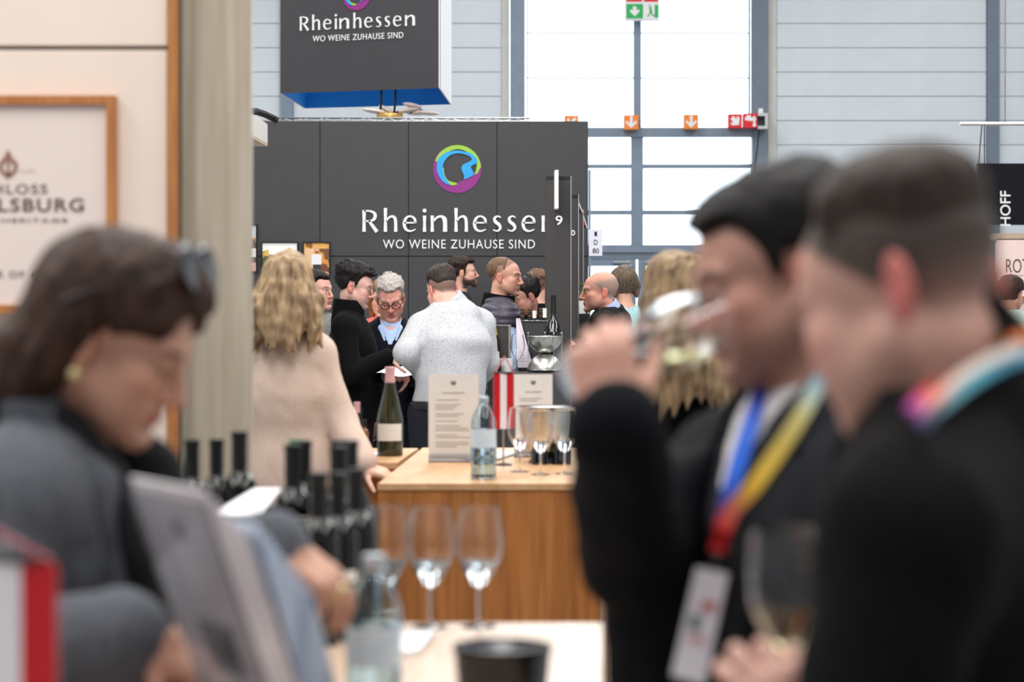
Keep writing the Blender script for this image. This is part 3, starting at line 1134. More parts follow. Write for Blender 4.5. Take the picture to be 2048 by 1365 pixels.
o = P(20, 410, LD - .03)
t = thing('winery_sign', 'large square cream sign in an oak frame on the beige wall', 'sign', o)
x0, x1, y0, y1 = lx_(-194), lx_(235), lz_(628), lz_(193)
f = .0225
for lo, hi in (((x0, LD - .035, y0), (x0 + f, LD, y1)), ((x1 - f, LD - .035, y0), (x1, LD, y1)), ((x0 + f, LD - .035, y1 - f), (x1 - f, LD, y1)), ((x0 + f, LD - .035, y0), (x1 - f, LD, y0 + f))):
    MB().span(lo, hi).build('frame', M_OAK, t, o, bevel=.001)
MB().span((x0 + f, LD - .02, y0 + f), (x1 - f, LD - .001, y1 - f)).build('face', M_PINKW, t, o)
M_BROWN = mat('brown_print', (92, 74, 68), rough=.7, var=.05)
M_COPPER = mat('copper_print', (160, 118, 106), rough=.6, var=.1)
for tx_, xc, yc, w_, h_, b_, m in (('SCHLOSS', 20, 379, 156, 19, .004, M_BROWN), ('GOBELSBURG', 20, 411, 302, 27, .018, M_BROWN), ('WINE | HERITAGE', 20, 443, 236, 10, 0, M_BROWN),
                                   ('MEMBER OF ÖTW', 20, 548, 206, 17, 0, M_BROWN), ('1171', 59, 344, 26, 7, -.01, M_COPPER)):
    text_polys(tx_, w_ / ls, h_ / ls, .001, (lx_(xc), LD - .0205, lz_(yc)), UX, UY, 'lettering', m, t, o, bold=b_, spacing=1.15)
drop = smooth_poly([(0, 30), (8, 16), (18, 4), (18, -10), (8, -22), (0, -26), (-8, -22), (-18, -10), (-18, 4), (-8, 16)], 5)
inner = [(p[0] * .6, p[1] * .55 - 2) for p in drop]
mb = MB()
n = len(drop)
for i in range(n):
    a, b, c, d = drop[i], drop[(i + 1) % n], inner[(i + 1) % n], inner[i]
    mb.poly([(q[0] / ls, q[1] / ls) for q in (a, b, c, d)], (lx_(20), LD - .0215, lz_(331)), UX, UY, .001)
mb.poly([(q[0] / ls, q[1] / ls) for q in ((-2.5, -22), (2.5, -22), (2.5, 12), (0, 18), (-2.5, 12))], (lx_(20), LD - .0215, lz_(331)), UX, UY, .001)
mb.build('emblem', M_COPPER, t, o)

# ------------------------------------------------------------------ counters
M_WOOD = mat('oak_veneer', (190, 122, 62), rough=.45, scale=7, stretch=(4.5, 4.5, .30), dark=(144, 86, 38), detail=6)
M_TOP = mat('oak_top', (214, 172, 128), rough=.38, scale=6, stretch=(3.5, .6, 4), dark=(192, 146, 100), detail=6, spec=.6)
M_TOP2 = mat('pale_top', (208, 184, 162), rough=.28, scale=6, stretch=(3.5, .6, 4), dark=(192, 164, 138), detail=6, spec=.6)


def counter(name, label, quad, z, th, mt, mf, inset=.006, lip=None):
    """quad: front-left, front-right, back-right, back-left on plan."""
    c = np.array([np.mean([q[0] for q in quad]), np.mean([q[1] for q in quad]), 0])
    t = thing(name, label, 'counter', c)
    q = [np.array([a, b, 0.0]) for a, b in quad]
    MB().hexa([p + [0, 0, z - th] for p in q] + [p + [0, 0, z] for p in q]).build('top', mt, t, c, bevel=.0015)
    cen = sum(q) / 4
    inn = [p + nrm(cen - p) * inset for p in q]
    names = ('front_panel', 'side_panel', 'back_panel', 'side_panel')
    for i in range(4):
        a, b = inn[i], inn[(i + 1) % 4]
        nin = nrm(np.cross([0, 0, 1], b - a)) * .02
        MB().hexa([a + [0, 0, .004], b + [0, 0, .004], b + nin + [0, 0, .004], a + nin + [0, 0, .004], a + [0, 0, z - th], b + [0, 0, z - th], b + nin + [0, 0, z - th], a + nin + [0, 0, z - th]]).build(names[i], mf, t, c)
    return t


TZ = 1.0


def on_z(x, y, z=TZ):
    d = (CAMZ - z) * FPX / (y - HORIZON)
    return P(x, y, d)


FL, FR = on_z(755, 968, .985), on_z(1201, 968, .985)
BL = on_z(845, 896, .985)
BR = FR + (BL - FL) + [.02, 0, 0]
counter('oak_counter', 'oak veneered tasting counter carrying the steel cooler and menu cards', [FL[:2], FR[:2], BR[:2], BL[:2]], .985, .022, M_TOP, M_WOOD)
cz = .985
c1, c2 = on_z(842, 897, .985), on_z(690, 897, .985)
f1, f2 = on_z(800, 926, .985), on_z(690, 926, .985)
counter('side_counter', 'lower side counter of oak carrying the tall bottle with white label', [(f2[0], f2[1]), (f1[0] - .01, f1[1]), (c1[0] - .01, c1[1]), (c2[0], c2[1])], .985, .024, M_TOP, M_WOOD)
b1 = on_z(1207, 1246)
counter('front_counter', 'pale oak counter in front with the black bucket and three glasses', [(-.41, 2.15), (.075, 2.15), (b1[0], b1[1]), (-.41, b1[1])], TZ, .03, M_TOP2, M_WOOD)
counter('dark_counter', 'dark serving counter beside the beige wall holding the wine bottles', [(-1.05, 4.62), (-.26, 4.62), (-.26, 5.55), (-1.05, 5.55)], .985, .03, M_BLACK, M_BLACK)
M_BAR = mat('bar_laminate', (58, 58, 61), rough=.5, var=.05, scale=10)
BZ = CAMZ - (746 - HORIZON) / FPX * 13.75
bx = lambda x, d=13.75: (x - 1024) / FPX * d
counter('bar_counter', 'charcoal bar counter under the steel bowls and paper cups', [(-.14, 13.75), (bx(1143), 13.75), (bx(1143, 14.38), 14.38), (-.14, 14.38)], BZ, .02, M_BAR, M_BAR)
o = np.array([bx(1062, 14.2), 14.2, BZ])
t = thing('bottle_riser', 'small charcoal riser box with little bottles on the bar counter', 'riser', o)
MB().span((bx(1033, 14.15), 14.15, BZ), (bx(1096, 14.15), 14.37, CAMZ - (643 - 570) / FPX * 14.15)).build('body', M_BAR, t, o, bevel=.002)
MB().span((bx(1033, 14.14), 14.14, CAMZ - (643 - 570) / FPX * 14.14), (bx(1096, 14.14), 14.38, CAMZ - (641.4 - 570) / FPX * 14.14)).build('top_edge', M_SILVER, t, o)
RZ = CAMZ - (641.4 - 570) / FPX * 14.14

# ------------------------------------------------------------------ glassware and bottles
M_GLASS = glass_mat('clear_glass')
M_AQUA = glass_mat('water_bottle_glass', (226, 242, 250))
M_WATER = glass_mat('water', (240, 249, 255), ior=1.33)
M_WINE = glass_mat('white_wine', (246, 238, 186), ior=1.34)
M_DKGLASS = mat('dark_bottle_glass', (10, 13, 9), rough=.08, var=.2, spec=.5, coat=.2)
M_BKGLASS = mat('black_bottle_glass', (10, 13, 20), rough=.05, var=.2, spec=.7, coat=.6)
M_OLIVE = mat('olive_bottle_glass', (44, 46, 22), rough=.06, var=.25, spec=.6, coat=.5)
M_CAPS = mat('dark_capsule', (15, 18, 17), rough=.35, var=.15)
M_PINKC = mat('pink_capsule', (214, 168, 172), rough=.4, var=.08)
M_GOLDC = mat('gold_capsule', (196, 158, 92), rough=.35, metal=.5, var=.1)
M_LABEL = mat('white_label', (226, 224, 216), rough=.6, var=.03, scale=40)


def cat_prof(pts, n=6):
    """Smooth (r, z) profile through the points."""
    P0 = [np.asarray(p, float) for p in pts]
    P1 = [2 * P0[0] - P0[1]] + P0 + [2 * P0[-1] - P0[-2]]
    out = []
    for i in range(len(P0) - 1):
        p0, p1, p2, p3 = P1[i:i + 4]
        for t in np.linspace(0, 1, n, endpoint=(i == len(P0) - 2)):
            q = .5 * ((2 * p1) + (p2 - p0) * t + (2 * p0 - 5 * p1 + 4 * p2 - p3) * t * t + (3 * p1 - p0 - 3 * p2 + p3) * t ** 3)
            out.append((max(q[0], .0004), q[1]))
    return out


BOWL = [(.004, .074), (.013, .080), (.029, .104), (.0415, .134), (.0438, .156), (.0418, .185), (.0352, .225)]


def wine_glass(label, loc, group=None, R=None, k=1.0, wine=None, seg=40, liquid=None):
    t = thing('wine_glass', label, 'glass', loc, group=group)
    outer = [(r * k, z * k) for r, z in cat_prof(BOWL)]
    inner = [(max(r - .0011, .0003), z + (.0018 if i == 0 else .0003)) for i, (r, z) in enumerate(outer)]
    mb = MB().lathe([(.0003, outer[0][1] - .001)] + outer + [((outer[-1][0] + inner[-1][0]) / 2, outer[-1][1] + .0006)] + inner[::-1] + [(.0003, inner[0][1])], seg)
    mb.build('bowl', M_GLASS, t)
    MB().lathe([(.0003, .0045 * k), (.0052 * k, .0048 * k), (.0038 * k, .014 * k), (.0034 * k, .045 * k), (.0040 * k, .0732 * k), (.0003, .0732 * k)], 16).build('stem', M_GLASS, t)
    MB().lathe([(.0003, 0), (.0335 * k, 0), (.0343 * k, .0008), (.0335 * k, .0015), (.012 * k, .0030), (.006 * k, .0044 * k), (.0003, .0044 * k)], seg).build('foot', M_GLASS, t)
    if R is not None:
        t.rotation_euler = Matrix(R.tolist()).to_euler()
    if wine is not None:
        RR = np.eye(3) if R is None else R
        prof = [(max(r - .00112, .0002), z + .0003) for r, z in outer]
        mb = MB().lathe([(.0002, prof[0][1])] + prof + [(.0002, prof[-1][1])], seg)
        me = bpy.data.meshes.new('wine')
        me.from_pydata([tuple(RR @ np.array(v)) for v in mb.v], [], mb.f)
        bm = bmesh.new()
        bm.from_mesh(me)
        bmesh.ops.remove_doubles(bm, verts=bm.verts[:], dist=.00005)
        r = bmesh.ops.bisect_plane(bm, geom=bm.verts[:] + bm.edges[:] + bm.faces[:], plane_co=(0, 0, wine - loc[2]), plane_no=(0, 0, 1), clear_outer=True)
        ed = [e for e in r['geom_cut'] if isinstance(e, bmesh.types.BMEdge)]
        bmesh.ops.holes_fill(bm, edges=ed, sides=0)
        bmesh.ops.recalc_face_normals(bm, faces=bm.faces[:])
        bm.to_mesh(me)
        bm.free()
        for v in me.vertices:
            v.co = Vector((RR.T @ np.array(v.co)).tolist())
        me.shade_smooth()
        me.set_sharp_from_angle(angle=math.radians(42))
        link('wine', me, t, None, liquid or M_WINE)
    return t


BURG = [(.0390, .006), (.0395, .12), (.0385, .150), (.030, .190), (.0185, .222), (.0150, .245), (.0146, .290)]
BORD = [(.0365, .006), (.0370, .17), (.0365, .188), (.028, .208), (.0165, .222), (.0145, .240), (.0142, .290)]
SEKT = [(.0460, .006), (.0465, .11), (.0440, .140), (.030, .200), (.0205, .240), (.0165, .270), (.0160, .305)]


def bottle(label, loc, prof=BORD, m=None, cap=None, lab=None, group=None, k=1.0, face=-math.pi / 2, seg=28, caplen=.055, lw=1.1, name='wine_bottle'):
    t = thing(name, label, 'bottle', loc, group=group)
    p = [(r * k, z * k) for r, z in cat_prof(prof)]
    top = p[-1][1]
    MB().lathe([(.0003, .010 * k), (p[0][0] * .8, .0005), (p[0][0] * .95, .0005)] + p + [(p[-1][0] + .0012, top + .0005), (p[-1][0] + .0012, top + .008 * k), (.0003, top + .0085 * k)], seg).build('body', m or M_DKGLASS, t)
    if cap:
        zc = top - caplen * k
        rr = np.interp([zc, (zc + top) / 2, top], [q[1] for q in p], [q[0] for q in p])
        MB().lathe([(rr[0] + .0008, zc), (rr[1] + .0008, (zc + top) / 2), (rr[2] + .0012, top - .004), (rr[2] + .0022, top), (rr[2] + .0022, top + .010 * k), (.0003, top + .0108 * k)], seg).build('capsule', cap, t)
    if lab:
        z0, z1, lm = lab
        r = p[8][0] + .0006
        MB().lathe([(r, z0 * k), (r, z1 * k)], 24, arc=(face - lw, face + lw)).build('label', lm, t)
    return t


WB = [(.0395, .004), (.0410, .010), (.0405, .060), (.0412, .064), (.0412, .118), (.0408, .150), (.0380, .186), (.026, .216), (.0155, .236), (.0140, .250)]


def water_bottle(label, loc, k=1.0, fill=.16):
    t = thing('water_bottle', label, 'bottle', loc, group='clear glass water bottles')
    p = [(r * k, z * k) for r, z in cat_prof(WB, 7)]
    p = [(r + (.0006 * math.sin(z * 700) if .01 < z < .09 else 0), z) for r, z in p]
    inner = [(max(r - .0022, .0004), z + .002) for r, z in p if z > .006][::-1]
    inner = [(inner[0][0], p[-1][1])] + inner[1:]
    MB().lathe([(.0003, .004), (p[0][0] * .85, .0005), (p[0][0], .001)] + p + inner + [(.0003, inner[-1][1])], 40).build('body', M_AQUA, t)
    w = [(max(r - .0023, .0004), z + .002) for r, z in p if .006 < z < fill * k]
    MB().lathe([(.0003, w[0][1])] + w + [(.0003, w[-1][1])], 40).build('water', M_WATER, t)
    top = p[-1][1]
    MB().lathe([(.0155 * k, top - .012), (.0162 * k, top - .010), (.0162 * k, top + .008), (.0150 * k, top + .010), (.0003, top + .0105)], 28).build('cap', mat('silver_cap', (206, 212, 216), rough=.35, metal=.6, var=.1), t)
    r = p[30][0] + .0008
    MB().lathe([(.0420 * k, .100 * k), (.0420 * k, .158 * k)], 30, arc=(-math.pi / 2 - 1.25, -math.pi / 2 + 1.25)).build('label', mat('blue_white_label', (222, 232, 240), rough=.4, scale=22, dark=(196, 216, 232)), t)
    return t


# front counter: three glasses, clear liquid added to whiten their lower bowls
for x, lab in ((772, 'leftmost of three clear wine glasses, partly behind the water bottle'), (861, 'middle one of three clear wine glasses on the front counter'), (958, 'rightmost of three clear wine glasses, above the black bucket')):
    p = on_z(x, 1254)
    wine_glass(lab, (p[0], p[1], TZ), 'wine glasses on the front counter', k=1.0, wine=TZ + .122, liquid=M_WATER)
# oak counter: three glasses before the cooler, same liquid added for bright bowls
for x, y, lab in ((1040, 944, 'clear glass in front of the steel cooler, nearest the flag'), (1081, 950, 'middle clear glass in front of the steel cooler'), (1129, 948, 'clear glass in front of the steel cooler, nearest the dark sleeve')):
    p = on_z(x, y, .985)
    wine_glass(lab, (p[0], p[1], .985), 'wine glasses on the oak counter', k=1.0, wine=.985 + .118, liquid=M_WATER)
p = P(1035, 735, 13.85)
wine_glass('large empty wine glass on the bar counter left of the steel bowls', (p[0], p[1], BZ), k=.95)

p = on_z(967, 958, .985)
water_bottle('water bottle standing on the oak counter before the menu card', (p[0], p[1], .985), 1.07)
water_bottle('blurred water bottle in the foreground beside the hand with the ring', (-.197, 3.45, TZ), .98)

p = on_z(780, 912, .985)
t = bottle('tall olive wine bottle with pink capsule and white label on the side counter', (p[0], p[1], .985), SEKT, M_OLIVE, M_PINKC, (.055, .115, M_LABEL), k=1.08, caplen=.045)
for x, y, k, prof, m, cap, lab_ in ((700, 918, .62, SEKT, M_BLACK, M_PINKC, 'small dark bottle with rosy cap behind the blond visitor'), (714, 914, .66, SEKT, M_DKGLASS, M_PINKC, 'small dark bottle with pale pink cap beside the brown bottle'),
                                   (729, 908, .44, BORD, mat('amber_glass', (150, 92, 36), rough=.1, var=.2), M_CAPS, 'small amber bottle with a black cap on the side counter')):
    p = on_z(x, y, .985)
    bottle(lab_, (p[0], p[1], .985), prof, m, cap, None, 'small bottles on the side counter', k=k, caplen=.05)
o = on_z(742, 915, .985)
t = thing('leaflet', 'pale blue leaflet lying on the side counter by the small bottles', 'leaflet', o)
a, b, c, d = on_z(722, 923, .988), on_z(738, 923, .988), on_z(762, 904, .988), on_z(750, 904, .988)
MB().hexa([q - [0, 0, .002] for q in (a, b, c, d)] + [a, b, c, d]).build('sheet', mat('pale_blue_paper', (205, 220, 236), rough=.6, var=.05), t, o)

# dark bottles of the serving place on the left
spots = [(637, 1290, 'dark wine bottle in front of the black box, left of the pair touching the hand', 1.02, -.30), (676, 1278, 'dark wine bottle with a pale label strip just right of the reaching hand', 1.0, .2),
         (712, 1262, 'dark wine bottle at the right end of the bottle group, before the oak counter', 1.0, .3)]
for x, y, lab_, k, fa in spots:
    p = on_z(x, y)
    bottle(lab_, (p[0], p[1], TZ), BORD, M_DKGLASS, M_CAPS, (.106, .126, M_LABEL) if x < 700 else None, 'dark wine bottles around the black box', k=k, face=-math.pi / 2 + fa, lw=.9)
DZ = .985
for X, Y, k, lab_ in ((-.425, 4.925, 1.10, 'dark wine bottle at the back left of the black box, behind its leftmost bottle'), (-.330, 4.925, 1.1, 'dark wine bottle in the back right corner of the black box'), (-.435, 4.80, 1.10, 'dark wine bottle at the left end of the row in the black box'), (-.340, 4.745, 1.10, 'dark wine bottle at the front right of the black box'),
                      (-.345, 4.835, 1.12, 'dark wine bottle in the middle of the right side of the black box'), 
                      (-.695, 5.25, 1.06, 'dark wine bottle beside the oak edge board, in front of its twin'), (-.655, 5.36, 1.04, 'dark wine bottle right behind the one at the oak edge board'),
                      (-.592, 5.25, 1.12, 'dark slim bottle standing alone before the pale oak partition')):
    bottle(lab_, (X, Y, DZ + (.008 if X > -.45 else 0)), BORD, M_DKGLASS, M_CAPS, None, 'dark wine bottles around the black box', k=k)
p = P(626, 905, 5.9)
t = bottle('small bottle with green and silver cap behind the bottle group', (p[0], 5.45, DZ), BURG, M_DKGLASS, mat('green_capsule', (40, 140, 66), rough=.3, var=.2), None, 'dark wine bottles around the black box', k=1.02, caplen=.03)
o = np.array([-.44, 4.82, DZ])
t = thing('bottle_box', 'black open box of upright bottles behind the reaching hand', 'box', o)
M_BOX = mat('box_board', (44, 40, 40), rough=.6, var=.1)
x0, x1, y0, y1, zt = -.60, -.278, 4.68, 4.98, 1.185
MB().span((x0, y0, DZ), (x1, y1, DZ + .006)).build('bottom', M_BOX, t, o)
MB().span((x0, y0, DZ + .006), (x1, y0 + .006, zt)).build('front', M_BOX, t, o)
MB().span((x0, y1 - .006, DZ + .006), (x1, y1, zt)).build('back', M_BOX, t, o)
for a in (x0, x1 - .006):
    MB().span((a, y0 + .006, DZ + .006), (a + .006, y1 - .006, zt)).build('side', M_BOX, t, o)
MB().span((x0, y0 - .002, zt), (x1, y0 + .012, zt + .004)).build('rim', mat('grey_rim', (120, 114, 110), rough=.5, var=.1), t, o)
o = np.array([-.53, 4.88, zt + .006])
t = thing('price_list', 'white sheet lying on the black box in front of the slim bottle', 'paper', o)
q = [np.array(v) for v in ((-.585, 4.70, zt + .006), (-.490, 4.70, zt + .006), (-.480, 5.02, zt + .03), (-.535, 5.02, zt + .03))]
MB().hexa(q + [v + [0, 0, .002] for v in q]).build('sheet', mat('white_paper', (236, 236, 240), rough=.6, var=.02), t, o)
M_PAPER = mat('white_paper', (236, 236, 240), rough=.6, var=.02)
M_GREYPRINT = mat('grey_print', (150, 148, 152), rough=.7, var=.1)

# leaflet stands in front of the woman
M_ACRYL = glass_mat('acrylic', (250, 252, 255), rough=.02)
M_FLYER = mat('flyer_grey', (232, 227, 229), rough=.5, scale=9, dark=(206, 200, 206), detail=2)
M_FLYER2 = mat('flyer_blue', (220, 234, 250), rough=.5, scale=16, stretch=(6, 6, .6), dark=(160, 178, 204), detail=2)


def flyer_stand(label, A, B, zt, sheets, lean, m, back):
    """Leaning stack of leaflets: A and B are the plan corners of its top edge."""
    A, B = np.array([*A, zt]), np.array([*B, zt])
    wv = B - A
    nv = nrm(np.cross(wv, [0, 0, 1])) * -1
    if nv[0] < 0:
        nv = -nv
    dn = nv * lean + np.array([0, 0, TZ + .012 - zt])
    c = (A + B) / 2 + dn
    c[2] = TZ
    t = thing('leaflet_stand', label, 'leaflet stand', c, group='leaflet stands on the front counter')
    th = .0035
    un = nrm(np.cross(wv, dn))
    if un[0] < 0:
        un = -un
    for i in range(sheets):
        s0 = un * (.005 * i)
        h_ = [A + s0, B + s0, B + s0 + un * th, A + s0 + un * th]
        lo4 = [p + dn * (1 - .004 * i) for p in h_]
        sh = nrm(dn) * (.012 * i)
        MB().hexa(lo4 + [p + sh for p in h_]).build('leaflet', m, t, c)
    # small picture block and heading on the outer faces
    for sgn, off in ((-1, -.0009), (1, .005 * (sheets - 1) + th)):
        mb = MB()
        for (u0, u1, v0, v1) in ((.42, .56, .10, .16), (.30, .75, .40, .55), (.5, .72, .43, .52), (.15, .5, .62, .63), (.15, .55, .66, .67)):
            q = [A + un * off + wv * u + dn * v for u, v in ((u0, v1), (u1, v1), (u1, v0), (u0, v0))]
            mb.hexa([q[0], q[1], q[1] + un * .0008, q[0] + un * .0008, q[3], q[2], q[2] + un * .0008, q[3] + un * .0008])
        mb.build('print', M_GREYPRINT, t, c)
    q = [A - un * .006 + dn * .03, B - un * .006 + dn * .03]
    h_ = [q[0], q[1], q[1] + un * .003, q[0] + un * .003]
    MB().hexa([p + dn * .97 for p in h_] + h_).build('back_plate', back, t, c)
    b = [A + dn - un * .01, B + dn - un * .01, B + dn + un * .07, A + dn + un * .07]
    MB().hexa([p * [1, 1, 0] + [0, 0, TZ + .001] for p in b] + [p * [1, 1, 0] + [0, 0, TZ + .007] for p in b]).build('base', back, t, c)
    return t


flyer_stand('tall leaning stand of grey leaflets right before the woman in grey', (-.452, 2.86), (-.338, 2.66), 1.412, 6, .145, M_FLYER, M_ACRYL)
flyer_stand('lower leaning stand of bluish leaflets beside the hand with the ring', (-.392, 3.02), (-.300, 2.84), 1.356, 9, .10, M_FLYER2, M_ACRYL)

# black bucket
p = np.array([(1005 - 1024) / FPX * 3.3, 3.3, TZ])
t = thing('spittoon_bucket', 'round black spittoon bucket on the front counter', 'bucket', p)
M_BUCK = mat('black_plastic', (18, 18, 20), rough=.3, var=.1, spec=.6)
MB().lathe([(.0003, .001), (.052, .001), (.054, .004), (.066, .138), (.0685, .142), (.0685, .148), (.064, .149), (.062, .140), (.052, .012), (.0003, .010)], 48).build('body', M_BUCK, t)
MB().lathe([(.0625, .1425), (.056, .139), (.040, .132), (.030, .122), (.0285, .1225), (.039, .1335), (.056, .1405), (.0622, .1445), (.0625, .1425)], 48).build('funnel_insert', mat('dark_insert', (40, 46, 54), rough=.25, var=.1, spec=.6), t)
o = on_z(822, 1292)
t = thing('napkin', 'white folded napkin lying beside the foreground water bottle', 'napkin', o)
q = [on_z(*v) for v in ((790, 1318), (835, 1312), (866, 1272), (800, 1276))]
MB().hexa([v + [0, 0, .001] for v in q] + [v + [0, 0, .006] for v in q]).build('lower_fold', M_PAPER, t, o)
MB().hexa([v + [.004, .006, .0062] for v in q] + [v * [1, 1, 1] + [.004, .006, .010] for v in q]).build('upper_fold', M_PAPER, t, o)

# menu cards on the oak counter
M_CARD = mat('menu_card', (226, 223, 218), rough=.55, var=.02)
M_TYPE = mat('menu_type', (168, 164, 160), rough=.7, var=.1)


def menu(label, x0, x1, y0, y1, d, seed, foot=True):
    a, b = P(x0, y1, d), P(x1, y0, d)
    o = np.array([(a[0] + b[0]) / 2, d, .985])
    t = thing('menu_card', label, 'menu card', o, group='menu cards on the oak counter')
    h = b[2] - .993
    w = b[0] - a[0]
    MB().span((-w / 2, 0, .008), (w / 2, .0016, h + .008)).build('card', M_CARD, t)
    random.seed(seed)
    mb = MB()
    z = h * .72
    while z > h * .12:
        for r in range(random.choice((1, 2, 3))):
            ww = w * random.uniform(.35, .74)
            mb.span((-w * .36, -.0008, z), (-w * .36 + ww, 0, z + .0028))
            z -= .0085
        z -= .009
    mb.span((-w * .22, -.0008, h * .80), (w * .22, 0, h * .80 + .004))
    mb.build('print', M_TYPE, t)
    mb = MB().poly(smooth_poly([(-.010, .004), (-.006, .012), (0, .009), (.006, .012), (.010, .004), (.005, -.004), (-.005, -.004)], 4), (0, 0, h * .91), UX, UY, .0008)
    mb.build('crest', mat('crest_print', (120, 116, 116), rough=.7, var=.1), t)
    MB().span((-w / 2, -.035, 0), (w / 2, .035, .004)).build('holder_foot', M_ACRYL, t)
    for s_ in (-.004, .003):
        MB().span((-w / 2, s_, .004), (w / 2, s_ + .002, .03)).build('holder_lip', M_ACRYL, t)
    return t


menu('white menu card standing behind the water bottle on the oak counter', 857, 957, 749, 912, 8.95, 4)
menu('second menu card standing behind the flag and the steel cooler', 1028, 1105, 749, 900, 9.2, 9)
o = on_z(905, 910, .985)
t = thing('brochure', 'brochure lying flat at the foot of the standing menu card', 'brochure', o)
q = [on_z(*v, .985) for v in ((868, 914), (985, 926), (1042, 908), (900, 903))]
for i, (n_, m_) in enumerate((('lower_cover', M_GREYPRINT), ('pages', M_PAPER), ('upper_cover', mat('brochure_cover', (214, 210, 214), rough=.4, scale=14, dark=(150, 150, 160))))):
    z0 = .001 + .003 * i
    MB().hexa([v + [0, 0, z0] for v in q] + [v + [0, 0, z0 + .0028] for v in q]).build(n_, m_, t, o)

# table flags
M_FRED = mat('flag_red', (196, 18, 30), rough=.6, var=.06, scale=90)
M_FWHITE = mat('flag_white', (232, 234, 242), rough=.6, var=.04, scale=90)
M_CORD = mat('cord_red_white', (206, 150, 156), rough=.7, scale=260, dark=(170, 40, 50), detail=0)


def table_flag(label, ctr, w, h, ztop, zfoot, yaw, cord_to):
    t = thing('table_flag', label, 'flag', (ctr[0], ctr[1], zfoot), yaw, group='red and white table flags')
    z1 = ztop - zfoot
    for i, (m, a, b) in enumerate(((M_FRED, -.5, -.165), (M_FWHITE, -.165, .165), (M_FRED, .165, .5))):
        n = 5
        V, F = [], []
        for j in range(n):
            u = a + (b - a) * j / (n - 1)
            wob = .004 * math.sin(u * 9)
            for z in (z1 - h, z1 - h * .5, z1):
                V += [(u * w, wob, z), (u * w, wob + .0015, z)]
        for j in range(n - 1):
            for r in range(2):
                p, q_ = j * 6 + r * 2, (j + 1) * 6 + r * 2
                F += [(p, q_, q_ + 2, p + 2), (p + 1, p + 3, q_ + 3, q_ + 1)]
            for p, q_ in ((j * 6, (j + 1) * 6),):
                F += [(p, p + 1, q_ + 1, q_), (p + 4, q_ + 4, q_ + 5, p + 5)]
        F += [(0, 2, 3, 1), (2, 4, 5, 3)]
        l_ = (n - 1) * 6
        F += [(l_, l_ + 1, l_ + 3, l_ + 2), (l_ + 2, l_ + 3, l_ + 5, l_ + 4)]
        MB().add(V, F).build('red_stripe' if m is M_FRED else 'white_stripe', m, t)
    MB().tube([(-w * .53, .001, z1 + .003), (w * .53, .001, z1 + .003)], .0035, 8).build('crossbar', M_BLACK, t)
    MB().tube([(0, .012, .004), (0, .012, z1 + .03)], .0035, 8).build('pole', M_CHROME, t)
    MB().lathe([(.0003, 0), (.032, 0), (.033, .004), (.010, .010), (.0003, .011)], 28, (0, .012, 0)).build('base', M_BLACK, t)
    for s_ in (-1, 1):
        MB().tube([(s_ * w * .5, .0, z1), (s_ * w * .27 + cord_to[0], 0, z1 + cord_to[1] * .5), (cord_to[0], .006, z1 + cord_to[1])], .0028, 6).build('cord', M_CORD, t)
    for s_ in (-1, 1):
        mb = MB()
        for k in range(int(h / .0045)):
            mb.box((s_ * w * .515, .0, z1 - .003 - k * .0045), (.004, .002, .0022))
        mb.build('fringe', M_CORD, t)
    return t


p = P(1007, 880, 8.75)
table_flag('small red and white table flag beside the second menu card', (p[0], 8.75), .070, .200, CAMZ - (748 - 570) / FPX * 8.75, .985, 0.05, (.004, .062))
p = P(4, 1130, 2.5)
table_flag('large blurred red and white table flag at the lower left', (p[0], 2.5), .112, .26, CAMZ - (1128 - 570) / FPX * 2.5, TZ, 0, (-.052, .085))
o = np.array([p[0], 2.45, 0])
t = thing('side_table', 'small high table under the blurred flag at the lower left', 'table', o)
MB().span((p[0] - .3, 2.25, TZ - .03), (p[0] + .085, 2.65, TZ)).build('top', M_TOP2, t, o, bevel=.002)
MB().tube([(p[0], 2.45, .01), (p[0], 2.45, TZ - .03)], .03, 16).build('column', M_SILVER, t, o)
MB().lathe([(.0003, 0), (.088, 0), (.088, .008), (.04, .016), (.0003, .016)], 32, (p[0], 2.45, 0)).build('foot', M_SILVER, t, o)

# steel cooler on the oak counter
o = np.array([(1090 - 1024) / FPX * 8.9, 8.9, .985])
t = thing('wine_cooler', 'steel wine cooler bowl with wide rim behind the three glasses', 'cooler', o)
MB().lathe([(.0003, .045), (.070, .045), (.086, .085), (.098, .190), (.110, .196), (.112, .200), (.110, .204), (.096, .199), (.083, .09), (.068, .052), (.0003, .052)], 48).build('bowl', M_CHROME, t)
MB().lathe([(.1085, .1975), (.1135, .199), (.1145, .2025), (.112, .2055), (.107, .2045), (.1065, .200), (.1085, .1975)], 48).build('rim', mat('dark_rim', (44, 50, 58), rough=.25, metal=.5, var=.1), t)
for k_, (dx, r_) in enumerate(((-.022, .03), (.058, .034))):
    MB().lathe([(.0003, .0), (r_, .0), (r_, .05), (.020, .072), (.0003, .075)], 24, (dx, -.09, 0)).build('black_foot', M_BKGLASS, t)
MB().lathe([(.0003, 0), (.062, 0), (.050, .02), (.058, .0455), (.0003, .0455)], 32).build('pedestal', M_BLACK, t)

